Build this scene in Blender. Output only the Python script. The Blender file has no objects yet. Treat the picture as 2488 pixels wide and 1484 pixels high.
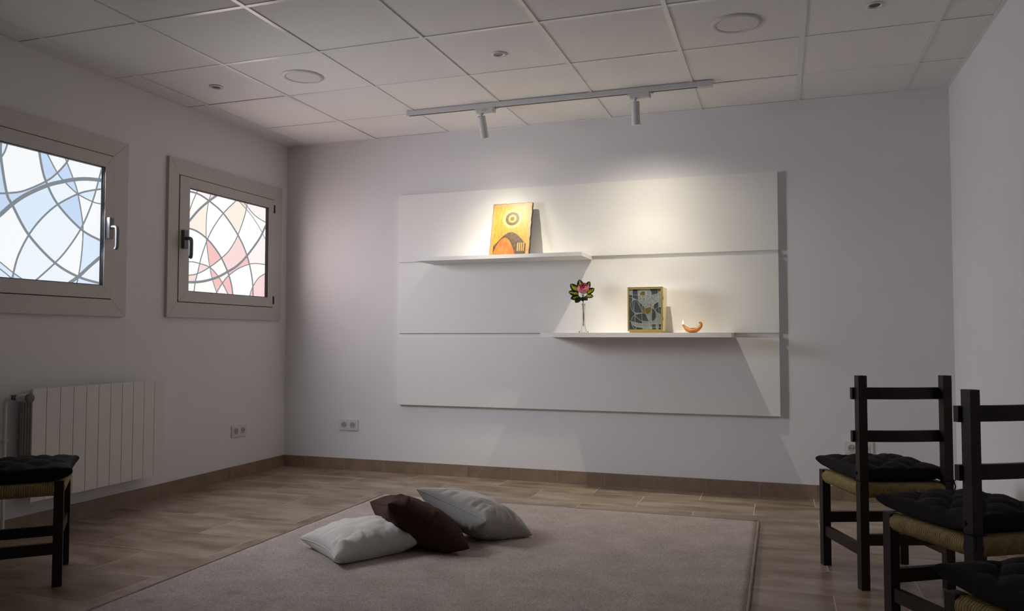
import bpy, bmesh, math, random
from mathutils import Vector, Matrix, noise
from mathutils.geometry import delaunay_2d_cdt

SC = bpy.context.scene
COL = SC.collection
PI = math.pi
random.seed(7)

# ------------------------------------------------------------------ camera
CX, CY, CZ = 3.6556, -5.2434, 0.9923
YAW, PITCH, ROLL = math.radians(18.833), math.radians(2.331), math.radians(0.044)
FPX = 1912.68
cam_d = bpy.data.cameras.new('camera')
cam_d.sensor_fit = 'HORIZONTAL'
cam_d.sensor_width = 36.0
cam_d.lens = FPX / 2488 * 36.0
cam_d.clip_start = 0.02
cam = bpy.data.objects.new('camera', cam_d)
COL.objects.link(cam)
fw = Vector((-math.sin(YAW) * math.cos(PITCH), math.cos(YAW) * math.cos(PITCH), math.sin(PITCH)))
rt = Vector((math.cos(YAW), math.sin(YAW), 0))
up = rt.cross(fw)
r2 = rt * math.cos(ROLL) + up * math.sin(ROLL)
u2 = up * math.cos(ROLL) - rt * math.sin(ROLL)
cam.matrix_world = Matrix(((r2.x, u2.x, -fw.x, CX), (r2.y, u2.y, -fw.y, CY), (r2.z, u2.z, -fw.z, CZ), (0, 0, 0, 1)))
SC.camera = cam

# ------------------------------------------------------------------ world, daylight, exposure
world = bpy.data.worlds.new('world')
SC.world = world
world.use_nodes = True
world.node_tree.nodes['Background'].inputs[0].default_value = (0.55, 0.65, 0.8, 1)
world.node_tree.nodes['Background'].inputs[1].default_value = 0.3

def daylight(name, yc, zc, sy, sz, power, col, down, yaw, spread):
    """sky light let through one window: a small grid of panels that send it inwards and down"""
    NY, NZ = 2, 3
    for a in range(NY):
        for b in range(NZ):
            d = bpy.data.lights.new(name, 'AREA')
            d.shape = 'RECTANGLE'
            d.size, d.size_y = sz / NZ, sy / NY
            d.energy = power / (NY * NZ)
            d.color = col
            d.spread = math.radians(spread)
            o = bpy.data.objects.new(name, d)
            COL.objects.link(o)
            n = Matrix.Rotation(math.radians(yaw), 3, 'Z') @ (Matrix.Rotation(math.radians(down), 3, 'Y') @ Vector((1, 0, 0)))
            side = Vector((-n.y, n.x, 0)).normalized()
            zz = -n
            xx = side.cross(zz)
            o.matrix_world = Matrix(((xx.x, side.x, zz.x, 0.075), (xx.y, side.y, zz.y, yc + sy * ((a + 0.5) / NY - 0.5)),
                                     (xx.z, side.z, zz.z, zc + sz * ((b + 0.5) / NZ - 0.5)), (0, 0, 0, 1)))
daylight('rose_window_daylight', -0.68, 1.627, 0.80, 0.64, 3.9, (1.0, 0.79, 0.80), 0, 0, 170)
daylight('blue_window_daylight', -2.19, 1.622, 0.80, 0.64, 16.5, (0.87, 0.90, 1.0), 18, 27, 122)

vs = SC.view_settings
vs.view_transform = 'Standard'
vs.look = 'None'
vs.gamma = 1.0
vs.use_curve_mapping = False
vs.exposure = 0.12
SC.cycles.max_bounces = 7
SC.cycles.diffuse_bounces = 4
SC.cycles.glossy_bounces = 3
SC.cycles.transmission_bounces = 8
SC.cycles.caustics_reflective = True
SC.cycles.blur_glossy = 0.0
SC.cycles.sample_clamp_indirect = 30.0
SC.cycles.adaptive_threshold = 0.05
SC.cycles.use_light_tree = False

# ------------------------------------------------------------------ room constants (metres)
ZC = 2.488            # ceiling
XR = 4.625            # right wall
YF = -6.35            # wall behind the camera
WT = 0.20             # wall thickness

# ------------------------------------------------------------------ materials
MATS = {}
def srgb(r, g, b):
    f = lambda c: (c / 255 / 12.92) if c / 255 <= 0.04045 else ((c / 255 + 0.055) / 1.055) ** 2.4
    return (f(r), f(g), f(b))

def mat(name, col, rough=0.5, metal=0.0, var=0.0, vscale=8.0, stretch=(1, 1, 1), bump=0.0, bscale=200.0,
        spec=0.5, rand=0.0, detail=4.0, sheen=0.0, **kw):
    m = bpy.data.materials.new(name)
    m.use_nodes = True
    nt = m.node_tree
    b = nt.nodes['Principled BSDF']
    b.inputs['Base Color'].default_value = (*col, 1)
    b.inputs['Roughness'].default_value = rough
    b.inputs['Metallic'].default_value = metal
    b.inputs['Specular IOR Level'].default_value = spec
    if sheen:
        b.inputs['Sheen Weight'].default_value = sheen
        b.inputs['Sheen Roughness'].default_value = 0.5
    for k, v in kw.items():
        b.inputs[k].default_value = v
    tc = nt.nodes.new('ShaderNodeTexCoord')
    oi = nt.nodes.new('ShaderNodeObjectInfo')
    mp = nt.nodes.new('ShaderNodeMapping')
    nt.links.new(tc.outputs['Object'], mp.inputs['Vector'])
    sc_ = nt.nodes.new('ShaderNodeVectorMath'); sc_.operation = 'SCALE'
    sc_.inputs[0].default_value = (37.0, 53.0, 19.0)
    nt.links.new(oi.outputs['Random'], sc_.inputs['Scale'])
    nt.links.new(sc_.outputs[0], mp.inputs['Location'])
    mp.inputs['Scale'].default_value = stretch
    colsock = None
    if var or rand:
        nz = nt.nodes.new('ShaderNodeTexNoise')
        nz.inputs['Scale'].default_value = vscale
        nz.inputs['Detail'].default_value = detail
        nz.inputs['Roughness'].default_value = 0.6
        nt.links.new(mp.outputs[0], nz.inputs['Vector'])
        mr = nt.nodes.new('ShaderNodeMapRange')
        mr.inputs['From Min'].default_value = 0.3
        mr.inputs['From Max'].default_value = 0.7
        mr.inputs['To Min'].default_value = 1 - var
        mr.inputs['To Max'].default_value = 1 + var
        nt.links.new(nz.outputs['Fac'], mr.inputs['Value'])
        mr2 = nt.nodes.new('ShaderNodeMapRange')
        mr2.inputs['To Min'].default_value = 1 - rand
        mr2.inputs['To Max'].default_value = 1 + rand
        nt.links.new(oi.outputs['Random'], mr2.inputs['Value'])
        mu = nt.nodes.new('ShaderNodeMath'); mu.operation = 'MULTIPLY'
        nt.links.new(mr.outputs[0], mu.inputs[0]); nt.links.new(mr2.outputs[0], mu.inputs[1])
        vm = nt.nodes.new('ShaderNodeVectorMath'); vm.operation = 'SCALE'
        vm.inputs[0].default_value = col
        nt.links.new(mu.outputs[0], vm.inputs['Scale'])
        nt.links.new(vm.outputs[0], b.inputs['Base Color'])
    if bump:
        nb = nt.nodes.new('ShaderNodeTexNoise')
        nb.inputs['Scale'].default_value = bscale
        nb.inputs['Detail'].default_value = 3.0
        nt.links.new(mp.outputs[0], nb.inputs['Vector'])
        bp = nt.nodes.new('ShaderNodeBump')
        bp.inputs['Strength'].default_value = bump
        bp.inputs['Distance'].default_value = 0.002
        nt.links.new(nb.outputs['Fac'], bp.inputs['Height'])
        nt.links.new(bp.outputs[0], b.inputs['Normal'])
    MATS[name] = m
    return m

def emit_mat(name, col, strength):
    m = bpy.data.materials.new(name)
    m.use_nodes = True
    nt = m.node_tree
    b = nt.nodes['Principled BSDF']
    b.inputs['Base Color'].default_value = (*[c * 0.25 for c in col], 1)
    b.inputs['Roughness'].default_value = 0.25
    b.inputs['Emission Color'].default_value = (*col, 1)
    b.inputs['Emission Strength'].default_value = strength
    m.cycles.emission_sampling = 'NONE' if strength < 4 else 'AUTO'
    MATS[name] = m
    return m

mat('wall_paint', (0.765, 0.755, 0.77), 0.75, var=0.012, vscale=3, detail=1)
mat('ceiling_tile', (0.83, 0.82, 0.80), 0.85, rand=0.02, var=0.012, vscale=90, detail=1)
mat('grid_metal', (0.80, 0.80, 0.79), 0.28, spec=0.6)
mat('slab', (0.25, 0.25, 0.25), 0.9)
mat('grout', (0.54, 0.47, 0.37), 0.9, var=0.08, vscale=20)
mat('floor_tile', (0.262, 0.196, 0.134), 0.34, rand=0.01)
def two_tone(name, dark, light, scale, stretch, fine=0.0, fscale=40.0, rand=0.06, stains=(), lo=0.36, hi=0.66):
    """cloudy mix of two colours, a fine grain on top, and optional dirt spots at given object coordinates"""
    m = MATS[name]; nt = m.node_tree; b = nt.nodes['Principled BSDF']; N = nt.nodes.new; Lk = nt.links.new
    tc, oi = N('ShaderNodeTexCoord'), N('ShaderNodeObjectInfo')
    off = N('ShaderNodeVectorMath'); off.operation = 'SCALE'; off.inputs[0].default_value = (37, 53, 19); Lk(oi.outputs['Random'], off.inputs['Scale'])
    mp = N('ShaderNodeMapping'); mp.inputs['Scale'].default_value = stretch; Lk(tc.outputs['Object'], mp.inputs['Vector']); Lk(off.outputs[0], mp.inputs['Location'])
    nz = N('ShaderNodeTexNoise'); nz.inputs['Scale'].default_value = scale; nz.inputs['Detail'].default_value = 6; nz.inputs['Roughness'].default_value = 0.62
    Lk(mp.outputs[0], nz.inputs['Vector'])
    mr = N('ShaderNodeMapRange'); mr.inputs['From Min'].default_value = lo; mr.inputs['From Max'].default_value = hi; Lk(nz.outputs['Fac'], mr.inputs['Value'])
    mx = N('ShaderNodeMix'); mx.data_type = 'RGBA'; mx.inputs['A'].default_value = (*dark, 1); mx.inputs['B'].default_value = (*light, 1); Lk(mr.outputs[0], mx.inputs['Factor'])
    fn_ = N('ShaderNodeTexNoise'); fn_.inputs['Scale'].default_value = fscale; fn_.inputs['Detail'].default_value = 2; Lk(tc.outputs['Object'], fn_.inputs['Vector'])
    f2 = N('ShaderNodeMapRange'); f2.inputs['From Min'].default_value = 0.3; f2.inputs['From Max'].default_value = 0.7
    f2.inputs['To Min'].default_value = 1 - fine; f2.inputs['To Max'].default_value = 1 + fine; Lk(fn_.outputs['Fac'], f2.inputs['Value'])
    r2_ = N('ShaderNodeMapRange'); r2_.inputs['To Min'].default_value = 1 - rand; r2_.inputs['To Max'].default_value = 1 + rand; Lk(oi.outputs['Random'], r2_.inputs['Value'])
    mu = N('ShaderNodeMath'); mu.operation = 'MULTIPLY'; Lk(f2.outputs[0], mu.inputs[0]); Lk(r2_.outputs[0], mu.inputs[1])
    out = mu.outputs[0]
    for (sx, sy, rr) in stains:
        d = N('ShaderNodeVectorMath'); d.operation = 'DISTANCE'; d.inputs[1].default_value = (sx, sy, 0.01); Lk(tc.outputs['Object'], d.inputs[0])
        w = N('ShaderNodeMath'); w.operation = 'MULTIPLY_ADD'; w.inputs[1].default_value = rr * 1.6; Lk(nz.outputs['Fac'], w.inputs[0]); Lk(d.outputs['Value'], w.inputs[2])
        q = N('ShaderNodeMapRange'); q.inputs['From Min'].default_value = rr * 0.9; q.inputs['From Max'].default_value = rr * 1.9; q.inputs['To Min'].default_value = 0.72; Lk(w.outputs[0], q.inputs['Value'])
        k_ = N('ShaderNodeMath'); k_.operation = 'MULTIPLY'; Lk(out, k_.inputs[0]); Lk(q.outputs[0], k_.inputs[1]); out = k_.outputs[0]
    vm = N('ShaderNodeVectorMath'); vm.operation = 'SCALE'; Lk(mx.outputs['Result'], vm.inputs[0]); Lk(out, vm.inputs['Scale'])
    Lk(vm.outputs[0], b.inputs['Base Color'])
two_tone('floor_tile', (0.185, 0.125, 0.075), (0.375, 0.305, 0.235), 3.4, (0.8, 2.3, 1), 0.06, 60.0, 0.05)
mat('skirting_tile', (0.250, 0.175, 0.118), 0.45, var=0.22, vscale=7, stretch=(1.2, 1.2, 1.2), bump=0.08, bscale=60, rand=0.06, detail=6)
mat('panel_white', (0.84, 0.825, 0.805), 0.5, var=0.006, vscale=5, detail=1)
mat('aluminium', (0.57, 0.54, 0.505), 0.55, metal=0.15, var=0.02, vscale=30)
mat('gap_shade', (0.05, 0.045, 0.04), 0.8)
mat('gasket', (0.015, 0.015, 0.018), 0.6)
mat('handle_metal', (0.12, 0.12, 0.135), 0.28, metal=0.7)

mat('radiator_white', (0.72, 0.70, 0.665), 0.4)
mat('chrome', (0.5, 0.5, 0.5), 0.25, metal=1.0)
mat('knob_grey', (0.12, 0.12, 0.125), 0.5)
mat('plastic_white', (0.70, 0.68, 0.67), 0.35)
mat('socket_hole', (0.40, 0.38, 0.37), 0.6)
mat('track_white', (0.62, 0.61, 0.60), 0.4)
mat('track_black', (0.012, 0.012, 0.012), 0.6)
mat('print_grey', (0.13, 0.12, 0.12), 0.7)
mat('diffuser', (0.72, 0.70, 0.68), 0.55)
mat('dark_glass', (0.03, 0.03, 0.035), 0.15)
mat('walnut', (0.022, 0.012, 0.008), 0.45, spec=0.3, var=0.3, vscale=12, stretch=(3, 3, 0.4), bump=0.1, bscale=90, detail=6)
mat('rush', (0.31, 0.225, 0.085), 0.8, var=0.28, vscale=45, bump=0.3, bscale=300)
mat('seat_fabric', (0.013, 0.0095, 0.0105), 0.9, var=0.15, vscale=60, bump=0.25, bscale=900, sheen=0.02, spec=0.2)
mat('rug_pile', (0.385, 0.320, 0.280), 0.95, bump=0.6, bscale=330, sheen=0.15)
two_tone('rug_pile', (0.345, 0.285, 0.247), (0.430, 0.362, 0.318), 6.0, (1, 1, 1), 0.42, 250.0, 0.0,
         ((0.12, 1.484, 0.035), (0.377, 1.672, 0.032), (0.931, 1.812, 0.018), (2.011, 2.610, 0.006)))
mat('rug_binding', (0.29, 0.23, 0.185), 0.9, var=0.15, vscale=80, bump=0.4, bscale=300)
mat('pillow_grey', (0.66, 0.64, 0.59), 0.85, var=0.03, vscale=25, bump=0.2, bscale=700, sheen=0.2)
mat('pillow_taupe', (0.41, 0.385, 0.355), 0.8, var=0.05, vscale=25, bump=0.2, bscale=700, sheen=0.3)
mat('pillow_brown', (0.050, 0.022, 0.015), 0.85, var=0.08, vscale=30, bump=0.2, bscale=700, spec=0.2)
mat('brass', (0.64, 0.50, 0.17), 0.30, metal=0.55, var=0.08, vscale=30, bump=0.05, bscale=120)
mat('polished_brass', (0.93, 0.84, 0.62), 0.085, metal=1.0)
mat('brass_side', (0.80, 0.66, 0.42), 0.22, metal=0.8)
mat('slate_enamel', (0.060, 0.076, 0.082), 0.3, var=0.25, vscale=40)
mat('hammered_silver', (0.27, 0.29, 0.265), 0.5, metal=0.1, var=0.6, vscale=260, bump=0.9, bscale=260, detail=2)
mat('silver_wire', (0.66, 0.68, 0.62), 0.35, metal=0.3)
mat('gold_enamel', (0.24, 0.17, 0.06), 0.35, metal=0.4, var=0.3, vscale=80)
mat('terracotta', (0.50, 0.185, 0.035), 0.45, var=0.08, vscale=40)
mat('oil', (0.10, 0.04, 0.01), 0.2)
mat('leaf_green', (0.020, 0.045, 0.010), 0.3, var=0.35, vscale=60)
mat('leaf_yellow', (0.50, 0.44, 0.02), 0.4, var=0.35, vscale=90)
mat('petal', (0.84, 0.37, 0.45), 0.55, var=0.18, vscale=50)
mat('petal_deep', (0.62, 0.09, 0.17), 0.55, var=0.18, vscale=50)
mat('stem_green', (0.16, 0.17, 0.04), 0.5, var=0.2, vscale=60)
mat('glass', (1, 1, 1), 0.02, **{'Transmission Weight': 1.0, 'IOR': 1.45})
def thin_glass(name):
    m = bpy.data.materials.new(name); m.use_nodes = True
    nt = m.node_tree; nt.nodes.remove(nt.nodes['Principled BSDF'])
    tr = nt.nodes.new('ShaderNodeBsdfTransparent'); gl = nt.nodes.new('ShaderNodeBsdfGlossy'); lw = nt.nodes.new('ShaderNodeFresnel'); mx = nt.nodes.new('ShaderNodeMixShader')
    tr.inputs['Color'].default_value = (0.94, 0.95, 0.94, 1); gl.inputs['Roughness'].default_value = 0.05; lw.inputs['IOR'].default_value = 1.16
    nt.links.new(lw.outputs[0], mx.inputs[0]); nt.links.new(tr.outputs[0], mx.inputs[1]); nt.links.new(gl.outputs[0], mx.inputs[2])
    nt.links.new(mx.outputs[0], nt.nodes['Material Output'].inputs['Surface'])
    MATS[name] = m
thin_glass('vase_glass')
mat('icon_wood', (0.028, 0.018, 0.012), 0.5)
mat('icon_gold', (0.44, 0.235, 0.03), 0.38, var=0.25, vscale=24, stretch=(3, 1, 1), detail=6)
mat('icon_border', (0.38, 0.25, 0.08), 0.4, var=0.12, vscale=50)
mat('icon_halo', (0.66, 0.50, 0.12), 0.35, var=0.3, vscale=120)
mat('icon_umber', (0.085, 0.050, 0.028), 0.4, var=0.45, vscale=60)
mat('icon_orange', (0.52, 0.135, 0.02), 0.45, var=0.45, vscale=45, stretch=(1, 1, 0.4))
mat('icon_ochre', (0.58, 0.30, 0.08), 0.45, var=0.15, vscale=40)
emit_mat('flame', (1.0, 0.82, 0.45), 5.0)
emit_mat('lamp_lens', (1.0, 0.86, 0.62), 2.5)
emit_mat('glowing_lead', (0.25, 0.285, 0.31), 0.75)  # window lines glow a little, in place of daylight passing through them
GLASS = {'white': (0.82, 0.84, 0.86), 'ice': (0.74, 0.80, 0.87), 'pale_blue': (0.62, 0.73, 0.86), 'sky_blue': (0.50, 0.62, 0.80),
         'warm_white': (0.97, 0.97, 0.97), 'cream': (0.92, 0.87, 0.84), 'pale_rose': (0.92, 0.80, 0.79), 'peach': (0.92, 0.77, 0.68), 'rose': (0.83, 0.62, 0.61),
         'deep_rose': (0.80, 0.48, 0.47)}
for k, c in GLASS.items():
    emit_mat('glass_' + k, c, 1.0)

# ------------------------------------------------------------------ mesh helpers
def link(o, parent=None):
    COL.objects.link(o)
    if parent is not None:
        o.parent = parent
    return o

def tag(o, label=None, cat=None, group=None, kind=None):
    if label: o['label'] = label
    if cat: o['category'] = cat
    if group: o['group'] = group
    if kind: o['kind'] = kind
    return o

def empty(name, loc=(0, 0, 0), rz=0.0):
    o = bpy.data.objects.new(name, None)
    o.empty_display_size = 0.1
    COL.objects.link(o)
    o.location = loc
    o.rotation_euler = (0, 0, rz)
    return o

def finish(name, bm, m, parent=None, smooth=False, loc=None, bevel=0.0, seg=2):
    if bevel:
        bmesh.ops.bevel(bm, geom=[e for e in bm.edges if e.is_manifold and e.calc_face_angle(0) > 0.5],
                        offset=bevel, segments=seg, profile=0.7, affect='EDGES', clamp_overlap=True)
    bmesh.ops.recalc_face_normals(bm, faces=bm.faces)
    me = bpy.data.meshes.new(name)
    bm.to_mesh(me)
    bm.free()
    if m is not None:
        me.materials.append(MATS[m] if isinstance(m, str) else m)
    if smooth:
        me.shade_smooth()
        if smooth != 'all':
            me.set_sharp_from_angle(angle=math.radians(40))
    o = bpy.data.objects.new(name, me)
    link(o, parent)
    if loc is not None:
        o.location = loc
    return o

def box(bm, x0, x1, y0, y1, z0, z1):
    v = [bm.verts.new(p) for p in ((x0, y0, z0), (x1, y0, z0), (x1, y1, z0), (x0, y1, z0),
                                   (x0, y0, z1), (x1, y0, z1), (x1, y1, z1), (x0, y1, z1))]
    for f in ((0, 3, 2, 1), (4, 5, 6, 7), (0, 1, 5, 4), (1, 2, 6, 5), (2, 3, 7, 6), (3, 0, 4, 7)):
        bm.faces.new([v[i] for i in f])

def boxo(name, b, m, parent=None, bevel=0.0, centred=False, seg=2):
    """box object; centred puts the origin at its middle (so alike pieces vary)"""
    bm = bmesh.new()
    x0, x1, y0, y1, z0, z1 = b
    if centred:
        c = ((x0 + x1) / 2, (y0 + y1) / 2, (z0 + z1) / 2)
        box(bm, x0 - c[0], x1 - c[0], y0 - c[1], y1 - c[1], z0 - c[2], z1 - c[2])
        return finish(name, bm, m, parent, loc=c, bevel=bevel, seg=seg)
    box(bm, *b)
    return finish(name, bm, m, parent, bevel=bevel, seg=seg)

_share = {}
def shared_box(name, b, m, parent=None, bevel=0.0):
    """boxes of one size share a mesh"""
    x0, x1, y0, y1, z0, z1 = b
    key = (name, m, round(x1 - x0, 4), round(y1 - y0, 4), round(z1 - z0, 4))
    c = ((x0 + x1) / 2, (y0 + y1) / 2, (z0 + z1) / 2)
    if key in _share:
        o = bpy.data.objects.new(name, _share[key])
        link(o, parent); o.location = c
        return o
    o = boxo(name, b, m, parent, bevel=bevel, centred=True, seg=1)
    _share[key] = o.data
    return o

def tube(bm, pts, rad, n=10, cap=True):
    """swept circle; rad is a number or one per point"""
    pts = [Vector(p) for p in pts]
    R = rad if isinstance(rad, (list, tuple)) else [rad] * len(pts)
    rings = []
    prev = None
    for i, p in enumerate(pts):
        t = (pts[min(i + 1, len(pts) - 1)] - pts[max(i - 1, 0)]).normalized()
        if prev is None:
            a = Vector((0, 0, 1)) if abs(t.z) < 0.9 else Vector((1, 0, 0))
            n1 = t.cross(a).normalized()
        else:
            n1 = (prev - t * prev.dot(t)).normalized()
        prev = n1
        n2 = t.cross(n1)
        rings.append([bm.verts.new(p + (n1 * math.cos(2 * PI * k / n) + n2 * math.sin(2 * PI * k / n)) * R[i]) for k in range(n)])
    for a, b in zip(rings, rings[1:]):
        for k in range(n):
            bm.faces.new((a[k], a[(k + 1) % n], b[(k + 1) % n], b[k]))
    if cap:
        bm.faces.new(list(reversed(rings[0]))); bm.faces.new(rings[-1])

def lathe(bm, prof, n=24, c=(0, 0, 0), mtx=None):
    """profile [(r, z)] turned around z; mtx moves it afterwards"""
    rings = []
    for r, z in prof:
        if r < 1e-6:
            rings.append([bm.verts.new((c[0], c[1], c[2] + z))])
        else:
            rings.append([bm.verts.new((c[0] + r * math.cos(2 * PI * k / n), c[1] + r * math.sin(2 * PI * k / n), c[2] + z)) for k in range(n)])
    for a, b in zip(rings, rings[1:]):
        for k in range(n):
            k2 = (k + 1) % n
            if len(a) == 1 and len(b) == 1: continue
            if len(a) == 1: bm.faces.new((a[0], b[k], b[k2]))
            elif len(b) == 1: bm.faces.new((a[k], a[k2], b[0]))
            else: bm.faces.new((a[k], a[k2], b[k2], b[k]))
    if mtx is not None:
        vs_ = [v for r in rings for v in r]
        bmesh.ops.transform(bm, matrix=mtx, verts=vs_)

def prism(bm, poly, fn, d0, d1):
    """closed 2-D outline extruded: fn((u, v), depth) gives the 3-D point"""
    a = [bm.verts.new(fn(p, d0)) for p in poly]
    b = [bm.verts.new(fn(p, d1)) for p in poly]
    n = len(poly)
    bm.faces.new(a); bm.faces.new(list(reversed(b)))
    for k in range(n):
        bm.faces.new((a[k], b[k], b[(k + 1) % n], a[(k + 1) % n]))

def spline(pts, per=8):
    """Catmull-Rom through 2-D or 3-D points"""
    P = [Vector(p) for p in pts]
    P = [P[0] * 2 - P[1]] + P + [P[-1] * 2 - P[-2]]
    out = []
    for i in range(1, len(P) - 2):
        p0, p1, p2, p3 = P[i - 1:i + 3]
        for k in range(per):
            t = k / per
            out.append(0.5 * (2 * p1 + (p2 - p0) * t + (2 * p0 - 5 * p1 + 4 * p2 - p3) * t * t + (3 * p1 - p0 - 3 * p2 + p3) * t ** 3))
    out.append(P[-2])
    return out

def cells(lines, rect):
    """planar cells that 2-D polylines cut a rectangle into: list of lists of triangles"""
    a0, a1, b0, b1 = rect
    V = [Vector((a0, b0)), Vector((a1, b0)), Vector((a1, b1)), Vector((a0, b1))]
    E = [(0, 1), (1, 2), (2, 3), (3, 0)]
    for ln in lines:
        s = len(V)
        V += [Vector(p[:2]) for p in ln]
        E += [(s + i, s + i + 1) for i in range(len(ln) - 1)]
    vo, eo, fo, ov, oe, of = delaunay_2d_cdt(V, E, [], 0, 1e-5)
    hard = set()
    for e, src in zip(eo, oe):
        if src: hard.add((min(e), max(e)))
    tris = []
    for f in fo:
        c = sum((vo[i] for i in f), Vector((0, 0))) / len(f)
        if a0 < c.x < a1 and b0 < c.y < b1: tris.append(tuple(f))
    emap = {}
    for ti, f in enumerate(tris):
        for i in range(len(f)):
            k = (min(f[i], f[(i + 1) % len(f)]), max(f[i], f[(i + 1) % len(f)]))
            if k not in hard: emap.setdefault(k, []).append(ti)
    nb = [[] for _ in tris]
    for l in emap.values():
        if len(l) == 2: nb[l[0]].append(l[1]); nb[l[1]].append(l[0])
    seen, out = set(), []
    for t0 in range(len(tris)):
        if t0 in seen: continue
        st, grp = [t0], []
        seen.add(t0)
        while st:
            t = st.pop(); grp.append(t)
            for q in nb[t]:
                if q not in seen: seen.add(q); st.append(q)
        out.append([tris[t] for t in grp])
    return vo, out

def in_cell(p, vo, cell):
    for f in cell:
        a, b, c = (vo[i] for i in f[:3])
        d1 = (b - a).cross(p - a); d2 = (c - b).cross(p - b); d3 = (a - c).cross(p - c)
        if (d1 >= 0 and d2 >= 0 and d3 >= 0) or (d1 <= 0 and d2 <= 0 and d3 <= 0): return True
    return False

def cell_area(vo, cell):
    return sum(abs((vo[f[1]] - vo[f[0]]).cross(vo[f[2]] - vo[f[0]])) / 2 for f in cell)

def cell_mesh(name, vo, cell, fn, m, parent, depth):
    """one pane: flat front and back with a rim"""
    bm = bmesh.new()
    fv, bv, cnt = {}, {}, {}
    for f in cell:
        for i in f:
            if i not in fv:
                fv[i] = bm.verts.new(fn(vo[i], 0)); bv[i] = bm.verts.new(fn(vo[i], depth))
        bm.faces.new([fv[i] for i in f]); bm.faces.new([bv[i] for i in reversed(f)])
        for k in range(len(f)):
            e = (f[k], f[(k + 1) % len(f)])
            cnt.setdefault((min(e), max(e)), []).append(e)
    for l in cnt.values():
        if len(l) == 1:
            i, j = l[0]
            bm.faces.new((fv[j], fv[i], bv[i], bv[j]))
    return finish(name, bm, m, parent)

def ribbon(bm, pts, w, fn, d0, d1, rect=None):
    """raised strip of width w along a 2-D polyline (clipped to rect)"""
    P = [Vector(p[:2]) for p in pts]
    if rect:
        a0, a1, b0, b1 = rect
        Q = []
        for i in range(len(P) - 1):
            for k in range(6):
                q = P[i].lerp(P[i + 1], k / 6)
                Q.append(q)
        Q.append(P[-1])
        P = [q for q in Q if a0 <= q.x <= a1 and b0 <= q.y <= b1]
        P = P[::4] + ([P[-1]] if P and (len(P) - 1) % 4 else [])
    if len(P) < 2: return
    secs = []
    for i, p in enumerate(P):
        t = (P[min(i + 1, len(P) - 1)] - P[max(i - 1, 0)])
        if t.length < 1e-9: continue
        t.normalize()
        n = Vector((-t.y, t.x)) * (w / 2)
        secs.append([bm.verts.new(fn(p + n, d0)), bm.verts.new(fn(p + n * 0.8, d1)), bm.verts.new(fn(p - n * 0.8, d1)), bm.verts.new(fn(p - n, d0))])
    for a, b in zip(secs, secs[1:]):
        for k in range(4):
            bm.faces.new((a[k], a[(k + 1) % 4], b[(k + 1) % 4], b[k]))
    bm.faces.new(secs[0]); bm.faces.new(list(reversed(secs[-1])))

# ================================================================== THE ROOM
def struct(o): o['kind'] = 'structure'; return o

# floor: grout bed, then every tile
floor = boxo('floor', (-WT, XR + WT, YF - WT, WT, -0.10, -0.0004), 'grout')
struct(floor); tag(floor, 'brown wood-look tiled floor laid in running bond')
ROW0, RH, TL, GAP = -0.265, 0.3335, 0.663, 0.0045
def floor_row(y0, y1, phase):
    x = phase - TL * 3
    while x < XR:
        a, b = max(x, 0.0), min(x + TL, XR)
        if b - a > 0.01:
            shared_box('floor_tile', (a + GAP / 2, b - GAP / 2, y0 + GAP / 2, y1 - GAP / 2, -0.010, 0.0), 'floor_tile', floor, bevel=0.0008)
        x += TL
floor_row(ROW0, 0.0, 0.52)
k = 0
y = ROW0
while y > YF:
    floor_row(max(y - RH, YF), y, 0.183 if k % 2 == 0 else 0.52)
    y -= RH; k += 1

# ceiling: slab, mineral tiles in an exposed grid
ceiling = boxo('ceiling', (-WT, XR + WT, YF - WT, WT, ZC + 0.03, ZC + 0.12), 'slab')
struct(ceiling); tag(ceiling, 'white suspended ceiling of square mineral tiles')
CX0, CY0, CM, TB = 0.177, -0.517, 0.6, 0.022
xs = [0.0] + [CX0 + CM * i for i in range(8)] + [XR]
ys = [0.0]
y = CY0
while y > YF + 0.05:
    ys.append(y); y -= CM
ys.append(YF)
LIGHT_HOLES = {}
for i in range(len(xs) - 1):
    for j in range(len(ys) - 1):
        dz = random.uniform(-0.0012, 0.0008)
        o = shared_box('ceiling_tile', (xs[i] + 0.004, xs[i + 1] - 0.004, ys[j + 1] + 0.004, ys[j] - 0.004, ZC + 0.002, ZC + 0.017), 'ceiling_tile', ceiling, bevel=0.002)
        o.location.z += dz
for i in range(1, len(xs) - 1):
    shared_box('main_runner', (xs[i] - TB / 2, xs[i] + TB / 2, YF + 0.02, -0.018, ZC - 0.0022, ZC + 0.0008), 'grid_metal', ceiling, bevel=0.0006)
for j in range(1, len(ys) - 1):
    for i in range(len(xs) - 1):
        a = xs[i] + (TB / 2 if i else 0.018)
        b = xs[i + 1] - (TB / 2 if i < len(xs) - 2 else 0.018)
        shared_box('cross_tee', (a + 0.0006, b - 0.0006, ys[j] - TB / 2, ys[j] + TB / 2, ZC - 0.0016, ZC + 0.0008), 'grid_metal', ceiling, bevel=0.0006)
shared_box('wall_angle', (0.0, XR, -0.018, 0.0, ZC - 0.003, ZC + 0.0005), 'grid_metal', ceiling)
shared_box('wall_angle', (0.0, 0.018, YF, -0.018, ZC - 0.003, ZC + 0.0005), 'grid_metal', ceiling)
shared_box('wall_angle', (XR - 0.018, XR, YF, -0.018, ZC - 0.003, ZC + 0.0005), 'grid_metal', ceiling)

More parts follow.
